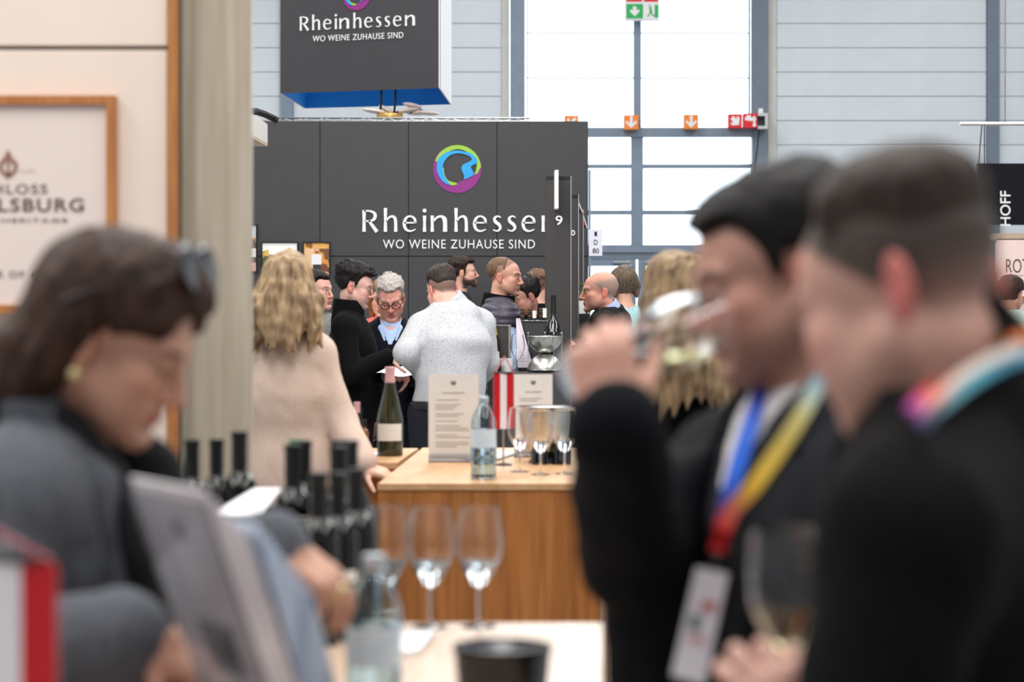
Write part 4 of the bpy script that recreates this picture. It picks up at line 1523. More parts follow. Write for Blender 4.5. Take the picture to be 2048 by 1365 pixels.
# ------------------------------------------------------------------ bar counter things
o = P(1090, 735, 13.88)
o[2] = BZ
k_ = 13.88 / FPX
t = thing('spittoon_stand', 'two polished steel bowls set bottom to bottom in a wire stand', 'spittoon', o)
R_ = 34.5 * k_
HB = 37 * k_
arcp = [(R_ * math.sin(a) if a > .3 else max(.0003, R_ * math.sin(a)), R_ * .98 - R_ * .98 * math.cos(a)) for a in np.linspace(0, math.pi / 2, 14)]
up = [(r, HB + z) for r, z in arcp]
MB().lathe(up + [(R_ + .003, up[-1][1] + .001), (R_ + .002, up[-1][1] + .003)] + [(max(.0003, r - .0015), z + .0015) for r, z in up[::-1]], 48).build('upper_bowl', M_CHROME, t)
dnp = [(r, HB - z) for r, z in arcp]
MB().lathe([(max(.0003, r), z) for r, z in dnp] + [(R_ + .002, dnp[-1][1] + .001)], 48).build('lower_bowl', M_CHROME, t)
MB().lathe([(.014, HB - .006), (.016, HB), (.014, HB + .006)], 20).build('joint', M_BLACK, t)
for a in (math.radians(-160), math.radians(-62), math.radians(-25), math.radians(90)):
    x, y = (R_ + .004) * math.cos(a), (R_ + .004) * math.sin(a)
    leg = MB().tube([(x, y, .001), (x, y, 77 * k_)], .0022, 6).build('leg', M_SILVER, t)
    MB().ball((x, y, 78 * k_), .0052, 8).build('ball_end', M_SILVER, leg)
    MB().ball((x, y, .005), .005, 8).build('rubber_foot', M_BLACK, leg)
MB().tube([((R_ + .004) * math.cos(a), (R_ + .004) * math.sin(a), 5 * k_) for a in np.linspace(0, 2 * math.pi, 32, endpoint=False)], .0018, 6, True).build('base_ring', M_SILVER, t)
for x, lab_ in ((984, 'white paper cup on the bar counter half behind the speckled shirt'), (1014, 'white paper cup on the bar counter left of the large glass')):
    p = P(x, 735, 13.86)
    t = thing('paper_cup', lab_, 'cup', (p[0], p[1], BZ), group='white paper cups on the bar')
    MB().lathe([(.0003, .002), (.029, .002), (.030, 0), (.0375, .072), (.0392, .073), (.0392, .0765), (.0365, .0765), (.029, .004), (.0003, .004)], 32).build('cup', M_WHITE, t)
    MB().lathe([(.0385, .0725), (.0402, .0735), (.0402, .0765), (.0388, .0775)], 32).build('rolled_rim', M_WHITE, t)
p = P(1107, 735, 14.07)
bottle('black burgundy bottle without label behind the steel bowls', (p[0], p[1], BZ), [(.055, .006), (.056, .20), (.053, .235), (.040, .268), (.025, .298), (.0175, .328), (.0150, .360), (.0148, .430)], M_BKGLASS, M_BLACK, None, k=1.0, caplen=.10)
p = P(990, 735, 13.98)
bottle('wine bottle with gold capsule and round print label, half behind the speckled shirt', (p[0] - .008, p[1], BZ), [(.037, .006), (.0375, .14), (.036, .165), (.024, .215), (.0155, .245), (.0145, .300)], M_DKGLASS, M_GOLDC, (.055, .115, mat('label_circles', (228, 226, 214), rough=.6, scale=45, dark=(190, 186, 172), detail=0)), k=1.0, caplen=.09)
o = np.array([bx(1006, 14.05), 14.05, BZ])
t = thing('display_box', 'upright dark display box with a silver edge beside the gold capped bottle', 'box', o)
zt = CAMZ - (652 - 570) / FPX * 14.05
MB().span((bx(992, 14.05), 14.05, BZ), (bx(1017, 14.05), 14.16, zt)).build('body', mat('box_dark', (64, 62, 60), rough=.4, var=.15), t, o)
MB().span((bx(1017, 14.05), 14.048, BZ), (bx(1022, 14.05), 14.16, zt + .003)).build('edge', M_SILVER, t, o)
MB().span((bx(992, 14.05), 14.046, zt), (bx(1017, 14.05), 14.16, zt + .003)).build('lid_edge', M_SILVER, t, o)
o = np.array([bx(1050, 14.1), 14.1, BZ])
t = thing('leaning_card', 'white card leaning on the riser between the large glass and steel bowls', 'card', o)
ca, cb, cc, cd = P(1034, 722, 14.02), P(1066, 722, 14.06), P(1040, 637, 14.1), P(1032, 637, 14.06)
for v in (ca, cb):
    v[2] = BZ + .02
MB().hexa([ca, cb, cb + [0, .004, 0], ca + [0, .004, 0], cd, cc, cc + [0, .004, 0], cd + [0, .004, 0]]).build('card', mat('lilac_card', (226, 216, 226), rough=.5, var=.03), t, o)
mb = MB()
for i in range(4):
    a_ = ca + (cd - ca) * (.12 + .06 * i) + np.array([.012, -.003, 0])
    mb.span(a_, a_ + [.05 - .008 * i, .001, .003])
mb.build('print', M_TYPE, t, o)
MB().span((ca[0] - .005, 13.98, BZ), (cb[0] + .03, 14.09, BZ + .018)).build('foot', M_BLACK, t, o)
MB().hexa([cb + [.001, 0, 0], cb + [.012, 0, 0], cb + [.012, .01, 0], cb + [.001, .01, 0], cc + [.001, 0, 0], cc + [.006, 0, 0], cc + [.006, .01, 0], cc + [.001, .01, 0]]).build('side', M_BLACK, t, o)
M_ORLAB = mat('copper_label', (150, 88, 56), rough=.5, var=.15)
for i, (x, y0, white) in enumerate(((1045, 617, 0), (1060, 617, 0), (1069, 621, 1), (1082, 617, 0), (1089.5, 616, 1))):
    p = P(x, 640, 14.20)
    k2 = 14.2 / FPX
    h_ = (641 - y0) * k2
    t = thing('sample_bottle', ['tiny dark bottle at the left end of the riser', 'second tiny dark bottle on the riser', 'tiny white labelled bottle in the middle of the riser', 'tiny dark bottle beside the rightmost white one on the riser', 'rightmost tiny white labelled bottle on the riser'][i], 'bottle', (p[0], p[1] + (.04 if i % 2 else 0), RZ), group='tiny bottles on the riser')
    r_ = 3.9 * k2
    MB().lathe([(.0003, 0), (r_, 0), (r_, h_ * .96), (r_ * .9, h_), (.0003, h_)], 18).build('body', M_BLACK, t)
    if white:
        MB().lathe([(r_ + .0005, h_ * .22), (r_ + .0005, h_ * .97)], 18).build('label', M_LABEL, t)
    else:
        for a, b in ((.93, 1.0), (.72, .76), (.34, .40)):
            MB().lathe([(r_ + .0005, h_ * a), (r_ + .0005, h_ * b)], 18).build('band', M_ORLAB, t)
o = P(1105, 1200, 13.7)
# ------------------------------------------------------------------ people
SKIN = vcol_mat('skin', rough=0.48, spec=0.35, bump=0.0004, scale=600, sss=0.12)


def sstep(a, b, x):
    t = np.clip((x - a) / (b - a), 0, 1)
    return t * t * (3 - 2 * t)


def head_prims(V, H, R, s, o):
    """Skull, face, ears. Local frame: face towards -Y, up +Z, the person's left +X, eyes at z = 0."""
    def C(p):
        return H + R @ (np.asarray(p, float) * s)

    def E(c, r, k=0.02, op='u', Rl=None):
        V.ell(C(c), np.asarray(r) * s, (R if Rl is None else R @ Rl), k * s, op)

    def K(a, b, ra, rb, k=0.02, op='u'):
        V.cone(C(a), C(b), ra * s, rb * s, k * s, op)
    jw = o.get('jaw', 1.0)
    fat = o.get('fat', 0.0)
    E((0, .020, .035), (.073, .094, .082))
    E((0, -.040, .028), (.061, .050, .058))
    E((0, -.040, -.035), (.057 + fat, .050, .058))
    for x in (-1, 1):
        K((x * .050 * jw, .004, -.052), (x * .018 * jw, -.072, -.096), .022 + fat, .019, .03)
        E((x * .041, -.060, -.024), (.024 + fat, .024, .020), .025)
        E((x * .036, -.055, -.060), (.022 + fat, .026, .030), .03)
        K((x * .014, -.090, .019), (x * .044, -.076, .021), .009, .009, .014)
        E((x * .031, -.101, .000), (.017, .013, .011), .012, 's')
        E((x * .031, -.0785, -.001), (.0140, .0135, .0125), .004)
        E((x * .0115, -.099, -.041), (.0080, .011, .0075), .007)
    E((0, -.080, -.102), (.021 * jw, .017, .018), .02)
    ns = o.get('nose', 1.0)
    K((0, -.090, .012), (0, -.092 - .019 * ns, -.033), .0070, .0085, .012)
    E((0, -.094 - .018 * ns, -.037), (.0090, .0095, .0085), .008)
    # lips
    E((0, -.088, -.064), (.026, .012, .0075), .010)
    E((0, -.087, -.0765), (.022, .012, .0085), .009)
    E((0, -.101, -.0700), (.024, .0045, .0016), .003, 's')
    E((0, -.092, -.088), (.020, .006, .005), .012, 's')
    # ears
    for x in (() if o.get('noears') else (-1, 1)):
        ey = o.get('ear_y', 0.0)
        Re = np.array(Matrix.Rotation(math.radians(-x * 18), 3, 'Z')) @ rotm('X', -10)
        E((x * .0785, .014 + ey, -.010), (.0085, .0185, .032), .005, 'u', Re)
        E((x * .0880, .011 + ey, -.006), (.0065, .010, .020), .004, 's', Re)
        E((x * .0745, .006 + ey, -.036), (.0065, .009, .010), .006, 'u')
    if o.get('goatee'):
        E((0, -.086, -.104), (.024, .019, .022), .02)


def paint_head(p, o, col):
    """Marks that belong to the skin: lips, brows, lashes, stubble, cropped hair."""
    x, y, z = p[:, 0], p[:, 1], p[:, 2]
    ax = np.abs(x)
    head = (z > -.135) & (np.abs(y) < .15) & (ax < .12)

    def mix(c, m):
        m = (m * head)[:, None]
        col[:] = col * (1 - m) + np.asarray(lin(*c)[:3]) * m
    skin = o.get('skin', (214, 170, 148))
    red = o.get('red', tuple(int(a * b) for a, b in zip(skin, (0.98, 0.78, 0.74))))
    front = sstep(-.03, -.06, y)
    mix(red, 0.55 * np.exp(-(((ax - .042) / .026) ** 2 + ((z + .030) / .024) ** 2)) * front)
    mix(red, 0.5 * np.exp(-((x / .018) ** 2 + ((z + .038) / .018) ** 2)) * sstep(-.085, -.1, y))
    mix(red, o.get('ear_red', 0.6) * sstep(.070, .079, ax) * sstep(.06, .03, np.abs(z + .01)) * sstep(.06, .03, np.abs(y - .012 - o.get('ear_y', 0))))
    hair = o.get('hair', (60, 45, 38))
    if o.get('beard', 0):
        m = sstep(-.040, -.058, z + .35 * np.maximum(0, (ax - .03)) - .25 * np.maximum(0, y + .05)) * sstep(.03, .005, y) * sstep(-.14, -.125, z)
        m = m * (1 - 0.8 * np.exp(-((x / .02) ** 4 + ((z + .070) / .011) ** 4)))
        m = np.maximum(m, sstep(.02, .03, z + .04) * 0 + sstep(.062, .068, ax) * (z < -.01) * (z > -.08) * (y < .008) * (y > -.03) * .8)
        mix(o.get('beard_col', hair), o['beard'] * m)
    if o.get('crop', 0):
        hz = o.get('crop_line', .070)
        line = hz - .9 * np.maximum(0, y + .055) - 0.2 * np.maximum(0, y)
        m = sstep(-.006, .012, z - np.maximum(line, o.get('crop_low', -.05))) * sstep(-.085, -.06, y + .0 * z)
        if o.get('fade'):
            m = m * sstep(o['fade'][0], o['fade'][1], z)
        m = m * (1 - sstep(.072, .077, ax) * (np.abs(y - .012 - o.get('ear_y', 0)) < .032) * (np.abs(z + .01) < .046))
        if o.get('bald'):
            m = m * sstep(.085, .04, z - .25 * y)
        mix(hair, o['crop'] * m)
    lip = o.get('lip', (178, 108, 100))
    mix(lip, .8 * np.exp(-((x / .023) ** 4 + ((z + .0705) / .0125) ** 4)) * sstep(-.08, -.09, y))
    mix((90, 45, 40), .8 * np.exp(-((x / .022) ** 4 + ((z + .0700) / .0022) ** 2)) * sstep(-.08, -.088, y))
    bz = .020 + .004 * np.sin((ax - .012) / .04 * math.pi)
    mix(o.get('brow', hair), o.get('brow_s', .85) * sstep(.010, .015, ax) * sstep(.054, .046, ax) * np.exp(-((z - bz) / .0048) ** 2) * front)
    ex, ez = (ax - .031) / .0150, (z + .001)
    if o.get('eyes', 'open') == 'open':
        mix((232, 226, 220), sstep(1.1, .8, np.sqrt(ex ** 2 + (ez / .0062) ** 2)) * sstep(-.075, -.083, y))
        mix((62, 52, 44), sstep(.0066, .0050, np.sqrt((ax - .031 + o.get('gaze', 0)) ** 2 + ez ** 2)) * sstep(-.075, -.083, y))
        mix((40, 28, 24), .9 * np.exp(-((ez - .0062 + .003 * ex * ex) / .0022) ** 2) * sstep(1.25, .95, np.abs(ex)) * front)
    else:
        mix((48, 32, 28), .9 * np.exp(-((ez + .0050 - .003 * ex * ex) / .0028) ** 2) * sstep(1.25, .95, np.abs(ex)) * front)
        mix(tuple(int(c * .82) for c in skin), .6 * np.exp(-(ex ** 2 + ((ez - .003) / .008) ** 2)) * front)


def hand_prims(V, W, d, n, s=1.0, curl=(30, 40, 30), spread=0.12, thumb=(.55, .75, .35), tcurl=20, left=False, fan=None):
    """Palm and five bent fingers from wrist W along d; n is the way the palm faces."""
    d = nrm(d)
    n = nrm(np.asarray(n, float) - d * np.dot(n, d))
    sd = np.cross(d, n) * (-1 if left else 1)          # towards the little finger
    V.cone(W - d * .02, W + d * .02, .026 * s, .027 * s, .02)
    R = np.stack([sd, d, n], 1)
    V.box(W + d * .052 * s, np.array([.038, .044, .0135]) * s, R, .012 * s, .012)
    V.ell(W + d * .035 * s - sd * .022 * s + n * .008 * s, np.array([.020, .030, .016]) * s, R, .012)
    base = [(-.028, .094, .072, .0090), (-.0095, .098, .080, .0092), (.0095, .095, .074, .0088), (.027, .086, .058, .0078)]
    for q, (bx, by, L, r) in enumerate(base):
        p = W + (sd * bx + d * by) * s
        c = curl[q] if hasattr(curl[0], '__len__') else curl
        a = 0.0
        dd0 = nrm(d + sd * spread * (bx / .028))
        V.cone(p - d * .022 * s, p, r * 1.1 * s, r * 1.1 * s, .006)
        for t, (f, rr) in enumerate(((.46, 1.0), (.30, .92), (.24, .80))):
            a += math.radians(c[t])
            dd = dd0 * math.cos(a) + n * math.sin(a)
            e = p + dd * L * f * s
            V.cone(p, e, r * rr * 1.04 * s, r * rr * .94 * s, .003)
            p = e
    p = W + (d * .022 - sd * .026 + n * .006) * s
    td = nrm(d * thumb[0] - sd * thumb[1] + n * thumb[2])
    for f, r in ((.042, .0125), (.034, .0105), (.026, .0092)):
        e = p + td * f * s
        V.cone(p, e, r * s, r * .9 * s, .006)
        p = e
        td = nrm(td * math.cos(math.radians(tcurl)) + (d * .8 + n * .4) * math.sin(math.radians(tcurl)))


def standing(H, base, yaw, lean=(0, 0), build=1.0):
    """Joints of an upright figure, relative to the point between its feet."""
    k = H / 1.75
    R = rotm('Z', yaw)
    J = dict(pelvis=(0, 0, .97), waist=(0, 0, 1.10), chest=(0, 0, 1.27), neck=(0, .025, 1.455))
    for sgn, a in ((1, 'L'), (-1, 'R')):
        J['s' + a] = (sgn * .172 * build, .015, 1.378)
        J['e' + a] = (sgn * .235 * build, .035, 1.12)
        J['w' + a] = (sgn * .245 * build, -.045, .87)
        J['h' + a] = (sgn * .088, 0, .93)
        J['k' + a] = (sgn * .097, -.015, .50)
        J['a' + a] = (sgn * .105, .02, .085)
        J['t' + a] = (sgn * .125, -.15, .035)
    out = {}
    for n_, p in J.items():
        p = np.array(p) * k
        if p[2] > .95 * k:
            p[0] += lean[0] * (p[2] - .95 * k)
            p[1] += lean[1] * (p[2] - .95 * k)
        out[n_] = R @ p
    return out


class Person:
    def __init__(s, label, head, yaw, hyaw=None, pitch=0.0, roll=0.0, scale=1.0, base=None, lean=(0, 0), build=1.0, over=None,
                 o=None, hands=None, female=False, hbody=.016, hhead=.0045, hhand=.006, height=None):
        s.H = P(*head)
        s.o = o or {}
        s.s = scale
        s.yaw = yaw
        s.b = build
        s.R = rotm('Z', yaw if hyaw is None else hyaw) @ rotm('X', pitch) @ rotm('Y', roll)
        H = height or s.H[2] / .934
        k = H / 1.75
        if base is None:
            off = rotm('Z', yaw) @ np.array([lean[0] * .6, lean[1] * .6 - .02, 0]) * k
            base = s.H[:2] - off[:2]
        s.org = np.array([base[0], base[1], 0.0])
        s.J = standing(H, base, yaw, lean, build)
        for n_, p in (over or {}).items():
            s.J[n_] = np.asarray(p, float) - s.org
        s.Hl = s.H - s.org
        s.fw = rotm('Z', yaw) @ np.array([0, -1.0, 0])
        s.lf = rotm('Z', yaw) @ np.array([1.0, 0, 0])
        s.throat = s.Hl + s.R @ (np.array([0, .022, -.060]) * scale)
        s.female = female
        J = s.J
        fine = [(s.Hl, np.array([.115, .145, .15]), hhead)]
        hands = hands or {}
        for a, hd in hands.items():
            c = J['w' + a] + nrm(hd['d']) * .085
            fine.append((c, np.full(3, .10), hhand))
        pts = np.array(list(J.values()) + [s.Hl + [0, 0, .12], s.Hl - [0, 0, .1]])
        lo, hi = pts.min(0) - .22, pts.max(0) + .22
        lo[2] = -.03
        s.lo, s.hi = lo, hi
        V = Vox(lo, hi, hbody, fine)
        s.torso(V, 0.0)
        for a in 'LR':
            s.arm(V, a, 0.0, 2.0)
            s.leg(V, a, 0.0)
            hd = dict(hands.get(a, dict(d=nrm(J['w' + a] - J['e' + a]), n=-s.lf if a == 'L' else s.lf)))
            hand_prims(V, J['w' + a], left=(a == 'L'), **hd)
        V.cone(J['neck'] - [0, 0, .03], s.throat, .060 * s.s, (.050 if female else .056) * s.s, .03)
        head_prims(V, s.Hl, s.R, s.s, s.o)
        s.V = V
        v, q = V.mesh(1)
        skin = s.o.get('skin', (214, 170, 148))
        col = np.tile(np.array(lin(*skin)[:3]), (len(v), 1))
        paint_head((v - s.Hl) @ s.R / s.s, s.o, col)
        s.ob = link('person', np_mesh('person', v, q, True, col), None, s.org, SKIN)
        tag(s.ob, label, 'person', 'visitors of the wine fair')

    # each of these lays down a region of the body, swollen by e for clothes
    def torso(s, V, e, low=True, fat=0.0):
        J, b, fw = s.J, s.b, s.fw
        w = .93 if s.female else 1.0
        V.cone(J['pelvis'] - [0, 0, .03], J['waist'], (.160 * b + e), (.140 * w * b + e + fat), .05, fw=fw, sq=1.40)
        V.cone(J['waist'], J['chest'], (.140 * w * b + e + fat), (.160 * w * b + e), .05, fw=fw, sq=1.42)
        top = J['chest'] * .4 + J['neck'] * .6
        V.cone(J['chest'], top, (.160 * w * b + e), (.115 * w * b + e), .06, fw=fw, sq=1.35)
        V.cone(J['sL'] * .9 + J['sR'] * .1, J['sR'] * .9 + J['sL'] * .1, .050 * b + e, .050 * b + e, .05)
        for a in 'LR':
            V.cone(J['neck'] + [0, 0, .012], J['s' + a], .044 + e * .6, .046 * b + e, .045)
            V.cone(J['chest'] + s.fw * .01, J['s' + a], .070 * b + e, .046 * b + e, .05)

    def arm(s, V, a, e, upto=2.0, cuff=0.0, k=.02):
        J, b = s.J, (s.b * (.9 if s.female else 1.0))
        S, E, W = J['s' + a], J['e' + a], J['w' + a]
        if upto < 1:
            E = S + (E - S) * upto
        V.cone(S, E, .052 * b + e, .042 * b + e, k)
        if upto > 1:
            f = upto - 1
            V.cone(E, E + (W - E) * f, .042 * b + e, .042 * b + (.029 * b - .042 * b) * f + e + cuff, k)

    def leg(s, V, a, e, lo=0.0):
        J, b = s.J, s.b
        V.cone(J['h' + a], J['k' + a], .084 * b + e, .056 * b + e, .035)
        V.cone(J['k' + a], J['a' + a], .056 * b + e, .040 * b + e, .02)
        if e == 0:
            V.cone(J['a' + a] - [0, 0, .03], J['t' + a], .040, .032, .02)

    def grid(s, h, zlo=None, zhi=None, fine=()):
        lo, hi = s.lo - .05, s.hi + .05
        lo[2] = s.lo[2] if zlo is None else zlo
        if zhi is not None:
            hi[2] = zhi
        return Vox(lo, hi, h, fine)

    def finish(s, V, name, m, folds=0.0, seed=1, f=(14, 14, 7), label=None, relax=1):
        if folds:
            rd = lambda k_, sd_: (lambda x, y, z: 1.25 - 2.3 * np.abs(vnoise((x + .45 * z) * f[0] * k_, (y - .3 * z) * f[1] * k_, (z + .35 * x) * f[2] * k_, sd_)))
            V.noise(-folds * .75, f, seed, rd(.8, seed))
            V.noise(folds * .6, f, seed)
            V.noise(-folds * .35, f, seed, rd(1.9, seed + 7))
        v, q = V.mesh(relax)
        ob = link(name, np_mesh(name, v, q), s.ob, None, m)
        if label:
            ob['label'] = label
        return ob

    def top(s, name, m, e=.016, hem=.90, sleeves=(1.95, 1.95), cuff=.004, folds=.004, seed=1, h=.010, collar=0.0, ce=.010,
            vneck=0.0, neck=.062, low=None, fat=0.0, opening=0.0, odir=0.0, extra=None, quilt=0.0, label=None, f=(14, 14, 7), cmat=None, front=None):
        k = s.J['pelvis'][2] / .97
        V = s.grid(h, hem * k - .06)
        s.torso(V, e, fat=fat)
        J = s.J
        if hem < .9:
            V.cone(J['pelvis'] - [0, 0, .02], [J['pelvis'][0], J['pelvis'][1], hem * k], .165 * s.b + e, .175 * s.b + e, .05, fw=s.fw, sq=1.35)
        ax = nrm(s.throat - J['neck'])
        if extra:
            extra(V)
        if opening:
            od = nrm(s.fw + s.lf * odir)
            V.cone(J['neck'] + od * .10 - [0, 0, .02], np.array([J['pelvis'][0], J['pelvis'][1], hem * k - .1]) + od * .13, opening * .8, opening, .01, 's', fw=od, sq=.55)
        for a, up in zip('LR', sleeves):
            if up > 0:
                s.arm(V, a, e, up, cuff)
        if vneck:
            V.cone(J['neck'] + s.fw * .065 + [0, 0, .06], J['neck'] + s.fw * (.130 + e) - [0, 0, vneck], neck * 1.02, .010, .006, 's')
        V.cone(J['neck'] - ax * .005, s.throat + ax * .1, neck, neck, .01, 's')
        if quilt:
            V.noise(quilt, (1, 1, 1), 0, lambda x, y, z: -np.abs(np.sin(z * 68 + .6 * vnoise(x * 5, y * 5, z * 5))) + .5)
        V.D[:, :, :int(np.searchsorted(V.ax[2], hem * k))] = .05
        s.last = V
        ob = s.finish(V, name, m, folds, seed, f, label)
        if collar:
            V = s.grid(.02, J['neck'][2] - .08, s.throat[2] + .12, [(J['neck'] + ax * .04, np.full(3, .14), min(h, .006))])
            a, b2 = J['neck'] - ax * .02, J['neck'] + ax * collar
            V.cone(a, b2 + ax * .05, neck + ce + .014, neck + ce + .004, .01)
            V.box(b2 + ax * .15, (.15, .15, .15), frame_to(ax), .004, .006, 's')
            V.cone(a - ax * .05, b2 + ax * .08, neck + .002, neck - .004, .004, 's')
            if front:
                V.cone(J['neck'] + s.fw * .14 - [0, 0, .09], J['neck'] + s.fw * .09 + ax * .15, .018, front, .006, 's')
            s.finish(V, 'collar', cmat or m, .0015, seed + 3, (30, 30, 20))
        return ob

    def trousers(s, m, e=.012, folds=.004, waist=1.0, h=.014, name='trousers', label=None):
        k = s.J['pelvis'][2] / .97
        V = s.grid(h, 0.0, waist * k + .08)
        J = s.J
        V.cone(J['pelvis'] - [0, 0, .03], J['waist'], .162 * s.b + e, .150 * s.b + e, .04, fw=s.fw, sq=1.40)
        for a in 'LR':
            s.leg(V, a, e)
            V.cone(J['h' + a], (J['k' + a] + J['h' + a]) / 2, .092 * s.b + e, .07 * s.b + e, .03)
        V.D[:, :, int(np.searchsorted(V.ax[2], waist * k)):] = .05
        V.D[:, :, :int(np.searchsorted(V.ax[2], .045))] = .05
        return s.finish(V, name, m, folds, 11, (16, 16, 9), label)

    def shoes(s, m):
        for a in 'LR':
            J = s.J
            d = nrm((J['t' + a] - J['a' + a]) * [1, 1, 0])
            c = J['a' + a] * [1, 1, 0]
            V = Vox(np.minimum(c, c + d * .2) - .1, np.maximum(c, c + d * .2) + .13, .012)
            V.cone(c - d * .05 + [0, 0, .04], c + d * .17 + [0, 0, .034], .042, .036, .02)
            V.cone(c + [0, 0, .05], c + [0, 0, .095], .044, .042, .02)
            V.D[:, :, :int(np.searchsorted(V.ax[2], 0.004))] = .05
            s.finish(V, 'shoe', m)

    def hair(s, m, t=.012, line=.072, temple=.030, nape=-.055, recede=0.0, top=.012, locks=None, amp=.003, f=(70, 70, 25), h=.005,
             lo=(-.13, -.16, -.13), hi=(.13, .16, .17), cut_face=True, sides=1.0, label=None, back=0.0, seed=3, cuts=(), fn=None, name='hair'):
        """Hair as its own surface around the skull, in the head's frame."""
        V = Vox(lo, hi, h)
        V.ell((0, .022 + back / 2, .036), (.074 + t * sides, .096 + t + back, .083 + t), None, .02)
        V.ell((0, -.028, .050 + top * .5), (.058 + t * .6, .064 + t * .6, .048 + t + top), None, .03)
        if cut_face:
            V.box((0, -.16 + recede, line - .15), (.14, .100, .15), None, .03, .02, 's')
            V.box((0, -.075 + recede * .5, temple - .15), (.14, .085, .15), None, .02, .015, 's')
            V.box((0, -.05, nape - .15), (.16, .30, .15), None, .02, .015, 's')
            for x in (-1, 1):
                V.ell((x * .082, .012, -.012), (.022, .024, .036), None, .01, 's')
        for c in cuts:
            V.ell(*c[:2], None, .015, 's')
        for pts, rs in (locks or ()):
            V.chain(pts, rs, .014)
        V.noise(amp, f, seed, fn)
        V.noise(amp * .5, tuple(q * 2.1 for q in f), seed + 5)
        v, q = V.mesh(1)
        v = s.Hl + (v * s.s) @ s.R.T
        ob = link(name, np_mesh(name, v, q), s.ob, None, m)
        if label:
            ob['label'] = label
        return ob

    def crop_hair(s, m, top=.020, side=.006, backt=.010, line=.070, temple=.042, sideburn=-.012, earz=.022, nape=-.055, recede=0.0, corner=.010, quiff=0.0,
                  taper=.022, amp=.30, f=(75, 75, 40), h=.0045, seed=3, label=None, name='hair'):
        """Short hair that lies on the skull and thins out towards the hairline."""
        V = Vox((-.125, -.150, -.12), (.125, .155, .165), h)
        o = dict(s.o)
        o['noears'] = True
        head_prims(V, np.zeros(3), np.eye(3), 1.0, o)
        x, y, z = V.ax[0][:, None, None], V.ax[1][None, :, None], V.ax[2][None, None, :]
        zm = np.interp(V.ax[1], [-.13, -.060 + recede, -.040 + recede, -.026 + recede * .4, -.016, -.007, -.003, .030, .040, .07, .14],
                       [line, line, line - .006, temple, sideburn, sideburn, earz, earz, nape + .03, nape, nape])[None, :, None]
        zm = zm + corner * sstep(.02, .055, np.abs(x)) * sstep(-.03 + recede, -.05 + recede, y)
        hh = z - zm
        mk = sstep(-.004, taper, hh)
        T = side + (top - side) * sstep(.035, .095, z + .15 * np.minimum(0, y + .02)) + backt * sstep(.02, .09, y) * sstep(-.05, .02, z)
        T = T + quiff * sstep(-.02, -.07, y) * sstep(.06, .085, z)
        n1 = vnoise(x * f[0], y * f[1], z * f[2], seed) + .5 * vnoise(x * f[0] * 2.3, y * f[1] * 2.3, z * f[2] * 2, seed + 4)
        V.D = V.D - (T * (1 + amp * n1) * mk - .004 * (1 - mk)).astype(np.float32)
        V.D = np.where((hh < -.012), .03, V.D).astype(np.float32)
        v, q = V.mesh(1)
        v = s.Hl + (v * s.s) @ s.R.T
        ob = link(name, np_mesh(name, v, q), s.ob, None, m)
        if label:
            ob['label'] = label
        return ob

    def glasses(s, m, rim=.0022, w=.024, hgt=.019, lens=None):
        """Round spectacles: rims, bridge, temples - one part with its lenses as sub-parts."""
        mb = MB()
        T = lambda p: s.Hl + s.R @ (np.asarray(p, float) * s.s)
        for x in (-1, 1):
            ring = [T((x * .033 + w * math.cos(a), -.109 + .006 * abs(math.cos(a)) * (1 if math.cos(a) * x > 0 else 0), -.003 + hgt * math.sin(a))) for a in np.linspace(0, 2 * math.pi, 20, endpoint=False)]
            mb.tube(ring, rim, 6, True)
            mb.tube([T((x * (.033 + w), -.104, .002)), T((x * .074, -.080, .006)), T((x * .082, .0, .006)), T((x * .081, .03, -.012))], rim * .9, 6)
        mb.tube([T((-.010, -.111, .003)), T((0, -.115, .006)), T((.010, -.111, .003))], rim, 6)
        return mb.build('eyeglasses', m, s.ob)

    def to(s, p):
        return s.Hl + s.R @ (np.asarray(p, float) * s.s)
# ------------------------------------------------------------------ visitors: cloth and hair
def hairmat(n, rgb, dark, sc=50):
    return mat(n, rgb, rough=.55, scale=sc, stretch=(3, 3, .35), dark=dark, bump=.002, spec=.25)


H_DBROWN = hairmat('hair_dark_brown', (58, 42, 34), (30, 22, 19))
H_BLACK = hairmat('hair_black', (30, 27, 26), (14, 12, 12))
H_BRUN = hairmat('hair_brunette', (72, 46, 33), (26, 17, 14), 36)
H_BLOND = hairmat('hair_blond', (196, 166, 128), (88, 68, 50), 13)
H_BLOND2 = hairmat('hair_blond_streaked', (164, 136, 102), (80, 62, 45), 16)
H_GREY = hairmat('hair_grey', (196, 190, 184), (140, 132, 126), 60)
H_LIGHT = hairmat('hair_light_brown', (128, 98, 76), (82, 60, 46), 50)
H_BOB = hairmat('hair_ash_brown', (120, 102, 84), (58, 48, 42), 40)

C_NAVYBLK = mat('cloth_black_navy', (9, 12, 18), spec=.2, rough=.9, var=.25, scale=220, bump=.0006, sheen=0)
C_BLACK = mat('cloth_black', (6, 6, 7), spec=.2, rough=.9, var=.25, scale=220, bump=.0006, sheen=0)
C_SUIT = mat('cloth_suit', (20, 19, 21), spec=.2, rough=.85, var=.2, scale=260, bump=.0005, sheen=.02)
C_GREYKNIT = mat('cloth_grey_knit', (98, 102, 110), rough=.9, scale=60, stretch=(4, 4, .2), dark=(68, 71, 78), bump=.0025, sheen=.05)
C_CHAR = mat('cloth_charcoal', (46, 48, 54), spec=.2, rough=.9, var=.2, scale=200, bump=.001, sheen=.02)
C_WHITE = mat('cloth_white', (232, 226, 226), rough=.85, var=.04, scale=150, bump=.0008)
C_SPECK = mat('cloth_speckled_white', (196, 198, 202), rough=.85, scale=300, dark=(130, 134, 144), bump=.0002, detail=0)
